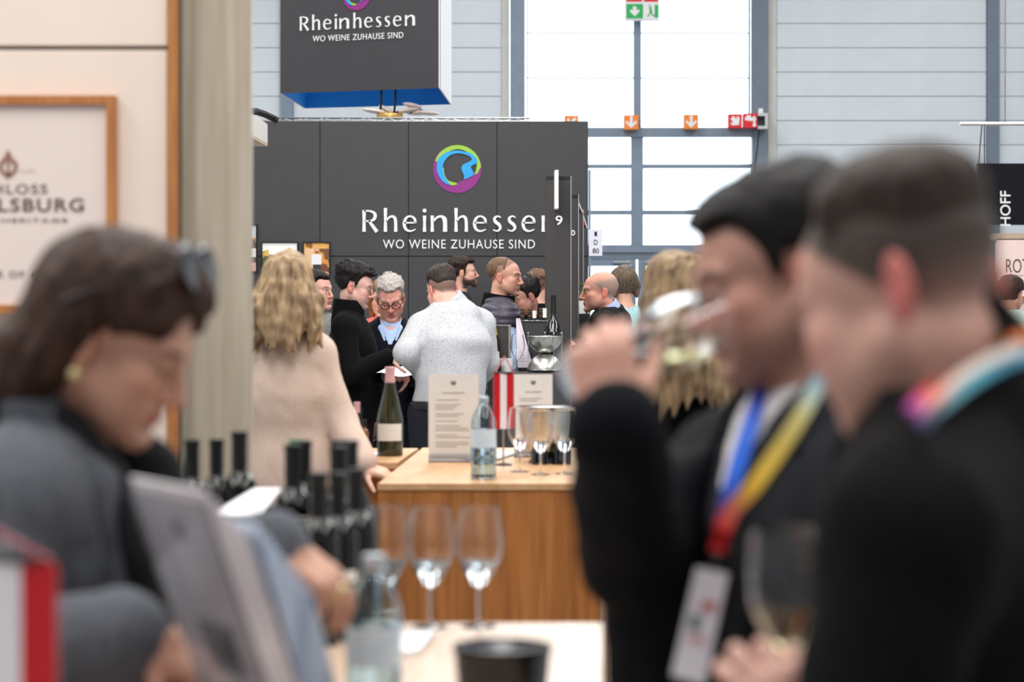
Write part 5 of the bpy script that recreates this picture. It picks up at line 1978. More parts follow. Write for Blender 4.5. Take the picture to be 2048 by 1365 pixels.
for e_ in [n for n in C_SPECK.node_tree.nodes if n.type == 'VALTORGB']:
    e_.color_ramp.elements[0].position = .30
    e_.color_ramp.elements[1].position = .44
C_BEIGE = mat('cloth_beige_knit', (212, 188, 172), rough=.9, var=.05, scale=90, bump=.001, sheen=.05)
C_LBLUE = mat('cloth_light_blue', (174, 198, 236), rough=.75, var=.05, scale=200, bump=.0004)
C_NAVY = mat('cloth_navy', (12, 15, 27), spec=.2, rough=.9, var=.2, scale=200, bump=.001, sheen=.02)
C_PUFF = mat('cloth_puffer', (66, 62, 78), rough=.5, var=.15, scale=60)
C_CORAL = mat('cloth_coral', (226, 110, 98), rough=.85, var=.1, scale=120)
C_GREYJ = mat('cloth_grey_jacket', (128, 126, 124), rough=.9, var=.2, scale=120, bump=.001)
C_TEAL = mat('cloth_pale_teal', (176, 216, 220), rough=.85, var=.06, scale=120)
C_MINT = mat('cloth_pale_mint', (200, 214, 202), rough=.85, var=.06, scale=120)
C_JEANS = mat('cloth_dark_jeans', (20, 24, 36), rough=.9, var=.25, scale=160, bump=.0006)
C_DENIM = mat('cloth_denim', (98, 112, 132), rough=.9, scale=330, dark=(62, 72, 90), bump=.001)
C_SHOE = mat('shoe_leather', (26, 22, 20), rough=.4, var=.2, scale=40)
C_BELT = mat('belt_leather', (30, 26, 26), rough=.4, var=.2, scale=60)
C_SCARF = mat('cloth_scarf', (26, 27, 30), rough=.95, var=.3, scale=90, bump=.002)
M_FRAME = mat('spectacle_frame', (40, 30, 30), rough=.3, var=.2, scale=60)
M_FRAME2 = mat('spectacle_wire', (120, 112, 110), rough=.3, metal=.8, var=.1, scale=60)
M_LENS = mat('sun_lens', (20, 24, 30), rough=.04, var=.1, spec=1.0, coat=1.0)
M_PEARL = mat('gold_pearl', (232, 216, 160), rough=.25, metal=.4, var=.1)
M_RIBBON = vcol_mat('ribbon_print', rough=.6, spec=.3, bump=.0003, scale=500)


def ribbon(pts, cols, w, nrm_hint, par, off, name='strap', th=.0016, sub=8):
    """A printed band through the points; colours run along it."""
    P0 = [np.asarray(p, float) for p in pts]
    P1 = [2 * P0[0] - P0[1]] + P0 + [2 * P0[-1] - P0[-2]]
    c, u = [], []
    for i in range(len(P0) - 1):
        p0, p1, p2, p3 = P1[i:i + 4]
        for t in np.linspace(0, 1, sub, endpoint=(i == len(P0) - 2)):
            c.append(.5 * ((2 * p1) + (p2 - p0) * t + (2 * p0 - 5 * p1 + 4 * p2 - p3) * t * t + (3 * p1 - p0 - 3 * p2 + p3) * t ** 3))
            u.append((i + t) / (len(P0) - 1))
    c = np.array(c)
    tg = np.gradient(c, axis=0)
    V, F, K = [], [], []
    cu = np.linspace(0, 1, len(cols))
    lc = np.array([lin(*q)[:3] for q in cols])
    for i in range(len(c)):
        nn = nrm_hint(c[i]) if callable(nrm_hint) else np.asarray(nrm_hint, float)
        sd = nrm(np.cross(tg[i], nn)) * w / 2
        nn = nrm(np.cross(sd, tg[i]))
        for q in (c[i] - sd, c[i] + sd, c[i] + sd - nn * th, c[i] - sd - nn * th):
            V.append(q)
            K.append([np.interp(u[i], cu, lc[:, k]) for k in range(3)])
        if i:
            a, b = (i - 1) * 4, i * 4
            F += [(a, a + 1, b + 1, b), (a + 1, a + 2, b + 2, b + 1), (a + 2, a + 3, b + 3, b + 2), (a + 3, a, b, b + 3)]
    F += [(3, 2, 1, 0), tuple(len(V) - 4 + i for i in range(4))]
    mb = MB()
    mb.add(V, F)
    return mb.build(name, M_RIBBON, par, off, col=np.array(K), smooth=True)


# ------------------------------------------------------------------ 1. woman in grey, front left
wp = Person('woman in a grey cardigan with sunglasses pushed up in brown hair, looking down', (232, 678, 3.22), 78, hyaw=79, pitch=26, scale=1.02, female=True, base=(-.70, 3.25),
            over=dict(neck=P(112, 890, 3.27), sR=P(25, 1000, 3.09), sL=P(150, 985, 3.46), eR=P(-60, 1330, 2.98), wR=P(285, 1275, 2.95), eL=P(330, 1250, 3.55), wL=P(556, 1092, 3.34),
                      chest=P(85, 1110, 3.26), waist=P(40, 1370, 3.26)),
            o=dict(skin=(200, 152, 130), hair=(52, 36, 30), eyes='down', lip=(190, 62, 58), jaw=.92, brow_s=.9, nose=1.02, red=(190, 124, 98), ear_red=.3),
            hands=dict(L=dict(d=(.80, -.12, -.58), n=(-.50, .45, -.70), curl=[(28, 30, 22), (30, 34, 24), (34, 34, 24), (38, 34, 24)], spread=.16, thumb=(.75, .45, .5), s=.95),
                       R=dict(d=(.80, .15, -.40), n=(0, .5, -.8), curl=(30, 40, 30), s=.95)), hhead=.004, hhand=.005)
wp.top('cardigan', C_GREYKNIT, e=.020, hem=.72, sleeves=(1.93, 1.88), cuff=.012, folds=.010, h=.011, seed=4, neck=.075)
V = wp.grid(.011, wp.J['neck'][2] - .34, wp.throat[2] + .1)
J = wp.J
for a_, sx_ in (('R', -1), ('L', 1)):
    pts = [J['neck'] - wp.fw * .075 + [0, 0, .050], J['neck'] + wp.lf * sx_ * .085 + [0, 0, .055], J['neck'] + wp.lf * sx_ * .085 + wp.fw * .085 - [0, 0, .05], J['neck'] + wp.lf * sx_ * .055 + wp.fw * .16 - [0, 0, .28]]
    V.chain(pts, [.040, .038, .034, .026], .02)
wp.finish(V, 'shawl_collar', C_GREYKNIT, .007, 9)
V = wp.grid(.010, wp.J['neck'][2] - .55, wp.throat[2] + .05)
V.chain([wp.throat + wp.lf * -.062 - [0, 0, .06], J['neck'] + wp.fw * .085 + wp.lf * -.06 - [0, 0, .03], J['neck'] + wp.fw * .165 + wp.lf * -.07 - [0, 0, .14], J['neck'] + wp.fw * .215 + wp.lf * -.085 - [0, 0, .30], J['neck'] + wp.fw * .20 + wp.lf * -.08 - [0, 0, .46]],
        [.022, .030, .040, .046, .034], .02)
V.chain([wp.throat + wp.lf * .055 - [0, 0, .06], J['neck'] + wp.fw * .12 + wp.lf * .05 - [0, 0, .04], J['neck'] + wp.fw * .19 + wp.lf * .02 - [0, 0, .2]], [.02, .035, .04], .02)
wp.finish(V, 'scarf', C_SCARF, .007, 21)
wp.trousers(C_BLACK)
wp.shoes(C_SHOE)
lk = []
for s_ in (-1, 1):
    for a, b, c in (((.058, .045, .04), (.074, .070, -.05), (.064, .078, -.150)), ((.05, .075, .03), (.058, .096, -.06), (.048, .098, -.165)), ((.066, .030, .02), (.079, .048, -.06), (.070, .052, -.145)), ((.03, .09, .03), (.03, .108, -.06), (.02, .105, -.165))):
        lk.append(([(s_ * a[0], a[1], a[2]), (s_ * b[0], b[1], b[2]), (s_ * c[0], c[1], c[2])], [.034, .032, .014]))
    lk.append(([(s_ * .02, -.072, .098), (s_ * .056, -.066, .055), (s_ * .074, -.020, .030)], [.016, .016, .014]))
wp.hair(H_BRUN, t=.020, line=.078, temple=.036, nape=-.16, top=.020, locks=lk, amp=.004, f=(55, 55, 9), h=.0055, lo=(-.15, -.17, -.22), hi=(.15, .17, .19),
        cuts=[((0, -.085, -.03), (.085, .082, .095))])
t = thing('sunglasses', 'dark sunglasses pushed up onto the brown hair of the woman in grey', 'sunglasses', wp.org + wp.to((0, -.055, .112)))
so_ = np.array(t.location)
for x in (-1, 1):
    c = wp.org + wp.to((x * .036, -.060, .134))
    R = wp.R @ rotm('X', -40)
    b_ = MB().ball((0, 0, 0), 1.0, 14)
    b_.v = [tuple(c + R @ (np.array(v) * [.034, .004, .030])) for v in b_.v]
    b_.build('lens', M_LENS, t, so_)
    ring = [c + R @ np.array([(.035) * math.cos(a), .0, .031 * math.sin(a)]) for a in np.linspace(0, 2 * math.pi, 24, endpoint=False)]
    MB().tube(ring, .0028, 6, True).build('rim', M_FRAME, t, so_)
    MB().tube([c + R @ np.array([x * .035, 0, .006]), wp.org + wp.to((x * .096, -.005, .09)), wp.org + wp.to((x * .098, .055, .03))], .0028, 6).build('temple', M_FRAME, t, so_)
MB().tube([wp.org + wp.to((-.006, -.066, .138)), wp.org + wp.to((.006, -.066, .138))], .003, 6).build('bridge', M_FRAME, t, so_)
b_ = MB().ball(wp.to((-.083, .004, -.050)), .0095, 10)
b_.build('earring', M_PEARL, wp.ob)
c = J['wL'] + nrm([.80, -.12, -.58]) * .098
d_ = nrm([.80, -.12, -.58])
n_ = nrm(np.array([-.50, .45, -.70]) - d_ * np.dot([-.50, .45, -.70], d_))
sd_ = -np.cross(d_, n_)
cr = J['wL'] + d_ * .098 + sd_ * .009 + d_ * .012
ring = [cr + (sd_ * math.cos(a) + n_ * math.sin(a)) * .0105 for a in np.linspace(0, 2 * math.pi, 20, endpoint=False)]
rg = MB().tube(ring, .0016, 6, True).build('ring', M_PEARL, wp.ob)
b_ = MB().ball(cr - n_ * .0125, .0065, 10)
b_.build('ring_stone', M_PEARL, rg)

# ------------------------------------------------------------------ 2. man smelling the wine
DR = P(1228, 852, 2.80)
mp = Person('man in a black navy jacket smelling white wine from a tilted glass', (1552, 546, 3.07), -60, hyaw=-83, pitch=16, roll=0, scale=1.04, base=(.365, 3.06),
            over=dict(neck=P(1640, 815, 3.10), sR=P(1450, 945, 3.24), sL=P(1790, 965, 2.92), eR=P(1262, 1120, 3.0), wR=DR, chest=P(1625, 1050, 3.07), waist=P(1600, 1330, 3.07)),
            o=dict(skin=(200, 150, 132), hair=(44, 36, 33), eyes='down', beard=.28, crop=.7, crop_line=.066, lip=(176, 98, 94), nose=1.15, brow_s=.9, red=(196, 112, 100), ear_red=.9),
            hands=dict(R=dict(d=(-.16, .30, .94), n=(.10, .93, -.30), curl=[(42, 62, 40), (48, 62, 40), (52, 62, 40), (58, 60, 40)], spread=.08, thumb=(.75, .50, .55), tcurl=25, s=1.04)), hhead=.004, hhand=.005)
mp.top('sweater', C_CHAR, e=.010, hem=.86, sleeves=(0, 0), folds=.003, vneck=.14, neck=.066, h=.010)
Vs = mp.last
mp.top('undershirt', C_WHITE, e=.005, hem=1.0, sleeves=(0, 0), folds=.001, neck=.064, h=.010)
Vu = mp.last
mp.top('jacket', C_NAVYBLK, e=.019, hem=.62, sleeves=(1.90, 1.98), cuff=.010, folds=.010, h=.011, seed=6, neck=.070, opening=.125, odir=.5, collar=0,
       extra=lambda V_: V_.chain([P(1372, 1010, 3.10) - mp.org, P(1318, 1200, 3.06) - mp.org, P(1312, 1560, 3.04) - mp.org], [.055, .060, .062], .05))
Vj = mp.last
V = mp.grid(.009, mp.J['neck'][2] - .45, mp.throat[2] + .08)
for s_ in (1,):
    q = [J_ for J_ in (mp.J['neck'] - mp.fw * .075 + [0, 0, .045], mp.J['neck'] + mp.lf * s_ * .078 + [0, 0, .045], mp.J['neck'] + mp.lf * s_ * .100 + mp.fw * .095 - [0, 0, .06], mp.J['neck'] + mp.lf * s_ * .098 + mp.fw * .150 - [0, 0, .20], mp.J['neck'] + mp.lf * s_ * .075 + mp.fw * .165 - [0, 0, .40])]
    V.chain(q, [.020, .020, .024, .026, .014], .012)
mp.finish(V, 'lapel', C_NAVYBLK, .002, 31)
mp.trousers(C_NAVYBLK)
mp.shoes(C_SHOE)
mp.crop_hair(H_BLACK, top=.017, side=.009, backt=.010, line=.062, temple=.034, sideburn=-.010, quiff=.005, amp=.2, f=(60, 60, 40))
tip = P(1432, 637, 2.955)
foot = P(1152, 752, 2.835)
ax_ = nrm(tip - foot)
Rg = frame_to(ax_)
wine_glass('tilted glass of white wine held to the nose of the man smelling it', tuple(foot + ax_ * 0), R=Rg, k=np.linalg.norm(tip - foot) / .225, wine=1.560, seg=48)

ft = lambda V_, o_, x, y, a=2.3, b=3.4, l=.006: V_.hit(o_, x, y, a, b, l)


def chest_pt(x, y, lift=.006):
    """Nearest of sweater and jacket on a sight-line."""
    a = Vs.hit(mp.org, x, y, 2.4, 3.5, lift)
    b = Vj.hit(mp.org, x, y, 2.4, 3.5, lift)
    c = Vu.hit(mp.org, x, y, 2.4, 3.5, lift)
    return min((a, b, c), key=lambda q: q[1])


t = thing('lanyard', 'lanyard with blue and yellow straps and a name badge on the smelling man', 'lanyard', chest_pt(1440, 1075))
o = np.array(t.location)
hint = np.array([-.35, -.92, .1])
bl = [chest_pt(x, y) for x, y in ((1523, 775), (1500, 850), (1478, 920), (1458, 990), (1440, 1060))]
ye = [chest_pt(x, y) for x, y in ((1668, 715), (1640, 760), (1600, 835), (1555, 905), (1505, 975), (1466, 1020), (1446, 1062))]


def ease(pts):
    d = np.array([p[1] for p in pts])
    d = np.minimum(d, np.polyval(np.polyfit(range(len(d)), d, 2), range(len(d)))) - .014
    out = []
    for p, y in zip(pts, d):
        k = y / p[1]
        out.append(np.array([p[0] * k, y, CAMZ + (p[2] - CAMZ) * k]))
    return out


bl, ye = ease(bl), ease(ye)
ribbon(bl, [(70, 60, 150), (60, 110, 220), (40, 110, 235), (50, 100, 220), (190, 60, 70)], .021, hint, t, o)
ribbon(ye, [(150, 205, 240), (160, 210, 236), (226, 214, 140), (240, 208, 96), (244, 196, 70), (214, 110, 96), (206, 40, 40)], .021, hint, t, o)
kn = ease([chest_pt(1446, 1050), chest_pt(1440, 1085), chest_pt(1434, 1105)])
ribbon(kn, [(214, 40, 36), (206, 30, 34), (200, 30, 36)], .022, hint, t, o, name='strap_end')
MB().tube([kn[-1], kn[-1] + (kn[-1] - kn[0]) * .35], .005, 8).build('clip', M_SILVER, t, o)
b0, b1 = chest_pt(1424, 1140), chest_pt(1378, 1360)
d_ = max(.0, min(b0[1], b1[1]) - .015)
q = [P(1392, 1135, d_), P(1456, 1148, d_ - .02), P(1408, 1372, d_ - .02), P(1342, 1352, d_)]
nb = nrm(np.cross(q[1] - q[0], q[3] - q[0]))
if nb[1] > 0:
    nb = -nb
MB().hexa([q[3], q[2], q[2] - nb * .003, q[3] - nb * .003, q[0], q[1], q[1] - nb * .003, q[0] - nb * .003]).build('badge', mat('badge_card', (214, 212, 222), rough=.35, var=.04), t, o)
eu, ev = (q[1] - q[0]), (q[3] - q[0])
for m_, (u0, u1, v0, v1) in ((mat('badge_green', (70, 110, 86), rough=.6), (.22, .5, .42, .56)), (mat('badge_red', (196, 84, 84), rough=.6), (.45, .85, .28, .36)), (mat('badge_pink', (206, 150, 156), rough=.6), (.3, .8, .60, .66))):
    c_ = [q[0] + eu * u + ev * v + nb * .0004 for u, v in ((u0, v1), (u1, v1), (u1, v0), (u0, v0))]
    MB().hexa([c_[0], c_[1], c_[1] + nb * .001, c_[0] + nb * .001, c_[3], c_[2], c_[2] + nb * .001, c_[3] + nb * .001]).build('badge_print', m_, t, o)

# ------------------------------------------------------------------ 3. man in black, front right
rp = Person('man in black seen from behind with cropped hair, holding a glass, front right', (1797, 583, 2.29), -120, hyaw=-132, pitch=21, roll=2, scale=1.0, base=(.46, 2.32),
            over=dict(neck=P(1962, 822, 2.32), sL=P(1822, 1075, 2.10), sR=P(2085, 1000, 2.50), eL=P(1700, 1620, 2.06), wL=P(1680, 1512, 2.36), chest=P(1945, 1120, 2.30), waist=P(1935, 1460, 2.31)),
            o=dict(skin=(206, 160, 144), hair=(70, 60, 54), crop=1.0, crop_line=.066, crop_low=-.10, fade=(-.085, .025), ear_y=.036, beard=.10, nose=.6, ear_red=.95, red=(206, 116, 110)),
            hands=dict(L=dict(d=(-.62, .10, .72), n=(-.15, .95, .15), curl=[(28, 35, 28), (34, 40, 28), (40, 44, 30), (46, 46, 30)], thumb=(.9, .35, .4), tcurl=10, s=1.03)), hhead=.004, hhand=.005)
rp.top('jacket', C_BLACK, e=.020, hem=.65, sleeves=(1.9, 1.9), cuff=.008, folds=.009, h=.012, seed=8, neck=.068)
Vr = rp.last
V = rp.grid(.009, rp.J['neck'][2] - .1, rp.throat[2] + .12)
axn = nrm(rp.throat - rp.J['neck'])
V.cone(rp.J['neck'] - axn * .03, rp.J['neck'] + axn * .13, .086, .074, .02)
V.cone(rp.J['neck'], rp.J['neck'] + axn * .3, .063, .063, .006, 's')
V.box(rp.J['neck'] + axn * .305, (.2, .2, .2), frame_to(axn), .01, .012, 's')
Vt = V
rp.finish(V, 'turtleneck', C_BLACK, .003, 12)
rp.trousers(C_BLACK)
rp.shoes(C_SHOE)
rp.crop_hair(hairmat('hair_cropped_brown', (66, 54, 47), (40, 32, 28), 70), top=.018, side=.002, backt=.002, line=.066, temple=.042, sideburn=.02, earz=.036, nape=.0, quiff=.002, taper=.085, amp=.12)
t = thing('lanyard', 'lanyard with orange, cream and teal stripes over the black collar, far right', 'lanyard', rp.org + rp.J['neck'])
o = np.array(t.location)


def ring_pt(deg, r, up):
    a = math.radians(deg)
    f_ = nrm(rp.fw - axn * np.dot(rp.fw, axn))
    l_ = np.cross(axn, f_)
    return rp.org + rp.J['neck'] + axn * up + (f_ * math.cos(a) + l_ * math.sin(a)) * r


for k, (cols, dr) in enumerate((([(150, 60, 150), (214, 66, 50), (232, 120, 50), (236, 130, 70), (226, 120, 60)], 0.0), ([(120, 70, 140), (222, 140, 120), (236, 214, 200), (236, 226, 216), (214, 220, 226)], .0085), ([(70, 70, 110), (110, 150, 160), (80, 160, 176), (70, 150, 180), (150, 190, 226)], .017))):
    pts = []
    for px_, py_ in ((1832, 838), (1856, 808), (1892, 778), (1937, 744), (1990, 714), (2042, 694), (2095, 680)):
        ddx = (k - 1) * 21
        px_, py_ = px_ + ddx * .5, py_ + ddx * .87
        pts.append(min((v_.hit(rp.org, px_, py_, 1.8, 2.7, .010) for v_ in (Vr, Vt)), key=lambda q_: q_[1]))
    ys = np.array([p[1] for p in pts])
    fit = np.polyval(np.polyfit(range(len(ys)), ys, 2), range(len(ys)))
    ys = fit - max(0, (fit - ys).max()) - .014
    pts = [np.array([p[0] * y / p[1], y, CAMZ + (p[2] - CAMZ) * y / p[1]]) for p, y in zip(pts, ys)]
    ribbon(pts, cols, .0115, np.array([-.2, -.9, .4]), t, o, name='strap_stripe')
g0 = P(1588, 1335, 2.47)
gt = P(1562, 1050, 2.47)
wine_glass('glass with a little white wine held by the man in black, lower right', tuple(g0 + nrm(g0 - gt) * .060), R=frame_to(gt - g0), k=.90, wine=CAMZ - (1222 - HORIZON) / FPX * 2.47, seg=48)

# ------------------------------------------------------------------ 4. blond woman in beige
bp = Person('blond woman in a beige knit sweater seen from behind at the oak counter', (577, 578, 9.0), 178, hyaw=172, pitch=6, female=True, scale=.98, base=(-.825, 9.0),
            over=dict(sR=P(630, 712, 9.0), sL=P(510, 712, 9.05), eR=P(680, 842, 8.97), wR=P(728, 935, 8.86), neck=P(572, 672, 9.0), chest=P(575, 790, 9.0), waist=P(578, 880, 9.0)),
            o=dict(skin=(222, 176, 152), hair=(150, 118, 84)), hands=dict(R=dict(d=(.85, -.2, -.25), n=(0, .3, -1), curl=(18, 25, 18), s=.92)))
bp.top('sweater', C_BEIGE, e=.024, hem=.80, sleeves=(1.9, 1.9), cuff=.004, folds=.007, h=.011, seed=5, neck=.066)
bp.trousers(C_BLACK)
bp.shoes(C_SHOE)
random.seed(3)
lk = []
for k in range(15):
    a = math.radians(-100 + 200 * k / 14)
    x, y = math.sin(a), math.cos(a)
    L = random.uniform(.20, .27)
    ph = random.uniform(0, 6)
    pts = [(x * .055, .02 + y * .07, .085), (x * .082, .025 + y * .100, .0)]
    for j in range(1, 6):
        w_ = .016 * math.sin(ph + j * 1.5)
        pts.append((x * (.090 + .012 * j * (1 if j < 3 else .6)) + w_, .030 + y * (.102 + .004 * j) + .008 * math.cos(ph + j), -L * j / 5))
    lk.append((pts, [.026, .028, .027, .026, .023, .017, .006]))
bp.hair(H_BLOND, t=.022, line=.075, temple=.030, nape=-.16, top=.022, locks=lk, amp=.004, f=(48, 48, 3), h=.006, lo=(-.19, -.16, -.31), hi=(.19, .20, .18), cuts=[((0, -.10, -.03), (.08, .085, .10))])
t = thing('lanyard', 'short piece of orange lanyard on the nape of the blond woman in beige', 'lanyard', P(566, 652, 8.86))
ribbon([P(552, 640, 8.87), P(566, 647, 8.865), P(584, 655, 8.87)], [(226, 110, 60), (236, 120, 70), (214, 90, 60)], .016, (0, -1, .2), t, t.location)

# ------------------------------------------------------------------ 5-9 the group at the bar
gp = Person('man with thin glasses in a black fleece, in profile, holding out a paper', (711, 573, 13.8), 80, hyaw=84, pitch=14, scale=.98,
            over=dict(sR=P(690, 656, 13.62), eR=P(702, 748, 13.55), wR=P(778, 714, 13.6)),
            o=dict(skin=(216, 172, 158), hair=(44, 38, 36), beard=.22, eyes='down', crop=.6, crop_line=.07, nose=1.15, ear_red=.9, red=(214, 130, 122)),
            hands=dict(R=dict(d=(.95, 0, .05), n=(.0, .6, -.8), curl=(40, 55, 40))))
gp.top('fleece', C_BLACK, e=.016, hem=.86, sleeves=(1.95, 1.95), folds=.006, collar=.105, ce=.016, h=.012, seed=14, neck=.064)
gp.trousers(C_JEANS)
gp.shoes(C_SHOE)
gp.crop_hair(H_BLACK, top=.030, side=.008, backt=.010, line=.068, temple=.040, quiff=.010, amp=.25)
gp.glasses(M_FRAME2, .0016, .023, .018)

hp = Person('grey haired man with dark round glasses in a navy sweater, reading', (781, 597, 14.35), 2, hyaw=3, pitch=24, roll=-4, scale=1.0, build=1.03,
            over=dict(wR=P(765, 748, 14.0), eR=P(722, 752, 14.3), eL=P(842, 756, 14.3), wL=P(818, 752, 14.0), sL=P(832, 682, 14.4), sR=P(730, 682, 14.4)),
            o=dict(skin=(222, 160, 142), hair=(196, 188, 182), beard=.28, beard_col=(150, 120, 104), eyes='down', fat=.005, brow=(150, 126, 110), red=(216, 118, 104), lip=(180, 96, 90)),
            hands=dict(R=dict(d=(.5, -.6, .1), n=(.5, .3, -.4), curl=(30, 40, 30)), L=dict(d=(-.5, -.6, .1), n=(-.5, .3, -.4), curl=(30, 40, 30))))
hp.top('sweater', C_NAVY, e=.022, hem=.88, sleeves=(1.95, 1.95), folds=.005, vneck=.16, h=.011, seed=15, neck=.070)
hp.top('shirt', C_LBLUE, e=.010, hem=1.1, sleeves=(0, 0), folds=.001, vneck=.03, h=.010, collar=.035, ce=.012, front=.026, neck=.060)
V = hp.grid(.02, hp.J['neck'][2] - .12, hp.throat[2] + .06, [(hp.J['neck'] + hp.fw * .06, np.full(3, .13), .005)])
for s_ in (-1, 1):
    V.chain([hp.J['neck'] + hp.lf * s_ * .066 + hp.fw * .012 + [0, 0, .042], hp.J['neck'] + hp.lf * s_ * .060 + hp.fw * .100 - [0, 0, .005], hp.J['neck'] + hp.lf * s_ * .034 + hp.fw * .142 - [0, 0, .075]], [.009, .012, .008], .01)
hp.finish(V, 'shirt_collar', C_LBLUE, 0)
hp.trousers(C_JEANS)
hp.shoes(C_SHOE)
hp.crop_hair(H_GREY, top=.022, side=.009, backt=.008, line=.070, temple=.040, quiff=.008, amp=.35)
hp.glasses(M_FRAME, .0030, .025, .020)

sp = Person('broad man in a speckled white shirt and jeans seen from behind', (884, 578, 13.5), -168, hyaw=-152, pitch=22, roll=4, scale=1.0, build=1.16, base=(-.375, 13.45),
            over=dict(neck=P(905, 613, 13.48), chest=P(905, 690, 13.42), waist=P(900, 755, 13.40), pelvis=P(897, 800, 13.42), sL=P(844, 652, 13.44), sR=P(958, 650, 13.58), eL=P(812, 706, 13.27), wL=P(850, 750, 13.70),
                      eR=P(976, 725, 13.62), wR=P(955, 760, 13.85)),
            o=dict(skin=(220, 170, 154), hair=(74, 64, 60), crop=.72, crop_line=.07, ear_red=.9, red=(222, 128, 118)), hands=dict(L=dict(d=(-.1, .7, -.35), n=(.6, .2, -.5), curl=(25, 40, 30))))
sp.top('shirt', C_SPECK, e=.018, hem=.955, sleeves=(1.9, 1.9), folds=.024, f=(7, 7, 12), collar=.052, ce=.012, h=.011, seed=19, fat=.012, neck=.066)
sp.trousers(C_JEANS, waist=.97)
V = sp.grid(.008, .88, 1.06)
J = sp.J
V.cone(J['pelvis'] + [0, 0, .01], J['pelvis'] + [0, 0, .05], .19 * 1.16, .185 * 1.16, .01, fw=sp.fw, sq=1.38)
zz = V.ax[2]
V.D[:, :, (zz < .952) | (zz > .985)] = .05
sp.finish(V, 'belt', C_BELT)
sp.shoes(C_SHOE)
sp.crop_hair(hairmat('hair_cropped_dark', (62, 52, 48), (40, 33, 30), 70), top=.018, side=.002, backt=.002, line=.070, temple=.042, sideburn=.0, earz=.035, nape=-.01, taper=.04, amp=.3)

vp = Person('man with receding hair in a dark puffer vest over a light blue shirt', (1010, 553, 15.0), 78, hyaw=74, pitch=4, scale=1.0, build=1.04,
            over=dict(sR=P(1010, 640, 14.80), eR=P(1022, 716, 14.74), wR=P(1035, 760, 14.75)),
            o=dict(skin=(216, 164, 142), hair=(110, 84, 68), crop=.75, crop_line=.082, beard=.16, nose=1.1, ear_red=.7, red=(214, 124, 110), brow=(90, 68, 56), gaze=.004))
vp.top('shirt', C_LBLUE, e=.018, hem=.9, sleeves=(1.95, 1.95), folds=.005, h=.012, neck=.066, seed=23)
vp.top('puffer_vest', C_PUFF, e=.036, hem=.86, sleeves=(0, 0), folds=.002, h=.009, collar=.075, ce=.022, neck=.068, quilt=.010, cmat=C_BLACK)
vp.trousers(C_JEANS)
vp.shoes(C_SHOE)
vp.crop_hair(H_LIGHT, top=.003, side=.005, backt=.005, line=.080, temple=.050, sideburn=-.005, nape=-.05, recede=.025, corner=.004, taper=.09, amp=.2)

# ------------------------------------------------------------------ 12. old man in the black suit
op = Person('bald elderly man in a black suit with folded arms, in profile', (1199, 583, 15.0), -72, hyaw=-80, pitch=2, scale=1.05, build=1.12,
            over=dict(sL=P(1204, 652, 14.80), eL=P(1198, 746, 14.64), wL=P(1152, 704, 14.72), sR=P(1234, 645, 15.2), eR=P(1150, 715, 15.1), wR=P(1180, 690, 14.75), neck=P(1222, 632, 15.03)),
            o=dict(skin=(222, 160, 140), hair=(140, 128, 120), crop=.8, crop_line=.05, bald=True, brow=(190, 170, 160), brow_s=.5, nose=1.25, fat=.005, red=(220, 120, 104), ear_red=.7))
op.top('suit_jacket', C_SUIT, e=.022, hem=.76, sleeves=(1.9, 1.9), cuff=.006, folds=.006, h=.012, seed=27, neck=.072, collar=.035, ce=.012)
op.top('shirt', C_LBLUE, e=.012, hem=1.1, sleeves=(0, 0), folds=.001, h=.012, collar=.085, ce=.004, neck=.066)
op.trousers(C_SUIT)
op.shoes(C_SHOE)

# ------------------------------------------------------------------ 14. blond woman behind the tilted glass
fp = Person('blond woman in a black top and denim behind the man smelling wine', (1352, 606, 6.9), -152, hyaw=-150, pitch=4, female=True, scale=1.04, base=(.46, 6.95),
            over=dict(sL=P(1275, 770, 6.85), sR=P(1440, 770, 7.0), eL=P(1306, 905, 6.76), wL=P(1352, 885, 7.05), neck=P(1362, 730, 6.93)),
            o=dict(skin=(224, 168, 140), hair=(150, 118, 84)), hands=dict(L=dict(d=(.3, .9, .1), n=(.9, -.2, .2), curl=(20, 30, 20), s=.92)))
fp.top('black_top', C_BLACK, e=.018, hem=.82, sleeves=(.86, 1.45), folds=.005, h=.012, seed=33, neck=.066)
lk = []
for k in range(15):
    a = math.radians(-110 + 220 * k / 14)
    x, y = math.sin(a), math.cos(a)
    L = random.uniform(.25, .34)
    ph = random.uniform(0, 6)
    pts = [(x * .050, .02 + y * .06, .095), (x * .084, .025 + y * .100, .0)]
    for j in range(1, 6):
        w_ = .014 * math.sin(ph + j * 1.4)
        pts.append((x * (.094 + .010 * j * (1 if j < 3 else .7)) + w_, .030 + y * (.100 + .004 * j) + .008 * math.cos(ph + j), -L * j / 5))
    lk.append((pts, [.024, .028, .028, .027, .024, .017, .006]))
fp.hair(H_BLOND2, t=.022, line=.08, temple=.030, nape=-.16, top=.016, locks=lk, amp=.004, f=(48, 48, 3), h=.0065, lo=(-.19, -.16, -.38), hi=(.19, .20, .18), cuts=[((0, -.10, -.03), (.08, .085, .10))])
fp.trousers(C_DENIM, e=.026, waist=.98)
fp.shoes(C_SHOE)
b_ = MB().box(P(1208, 1178, 6.76) - fp.org, (.008, .004, .012))
b_.build('rivet', M_GOLDC, fp.ob)

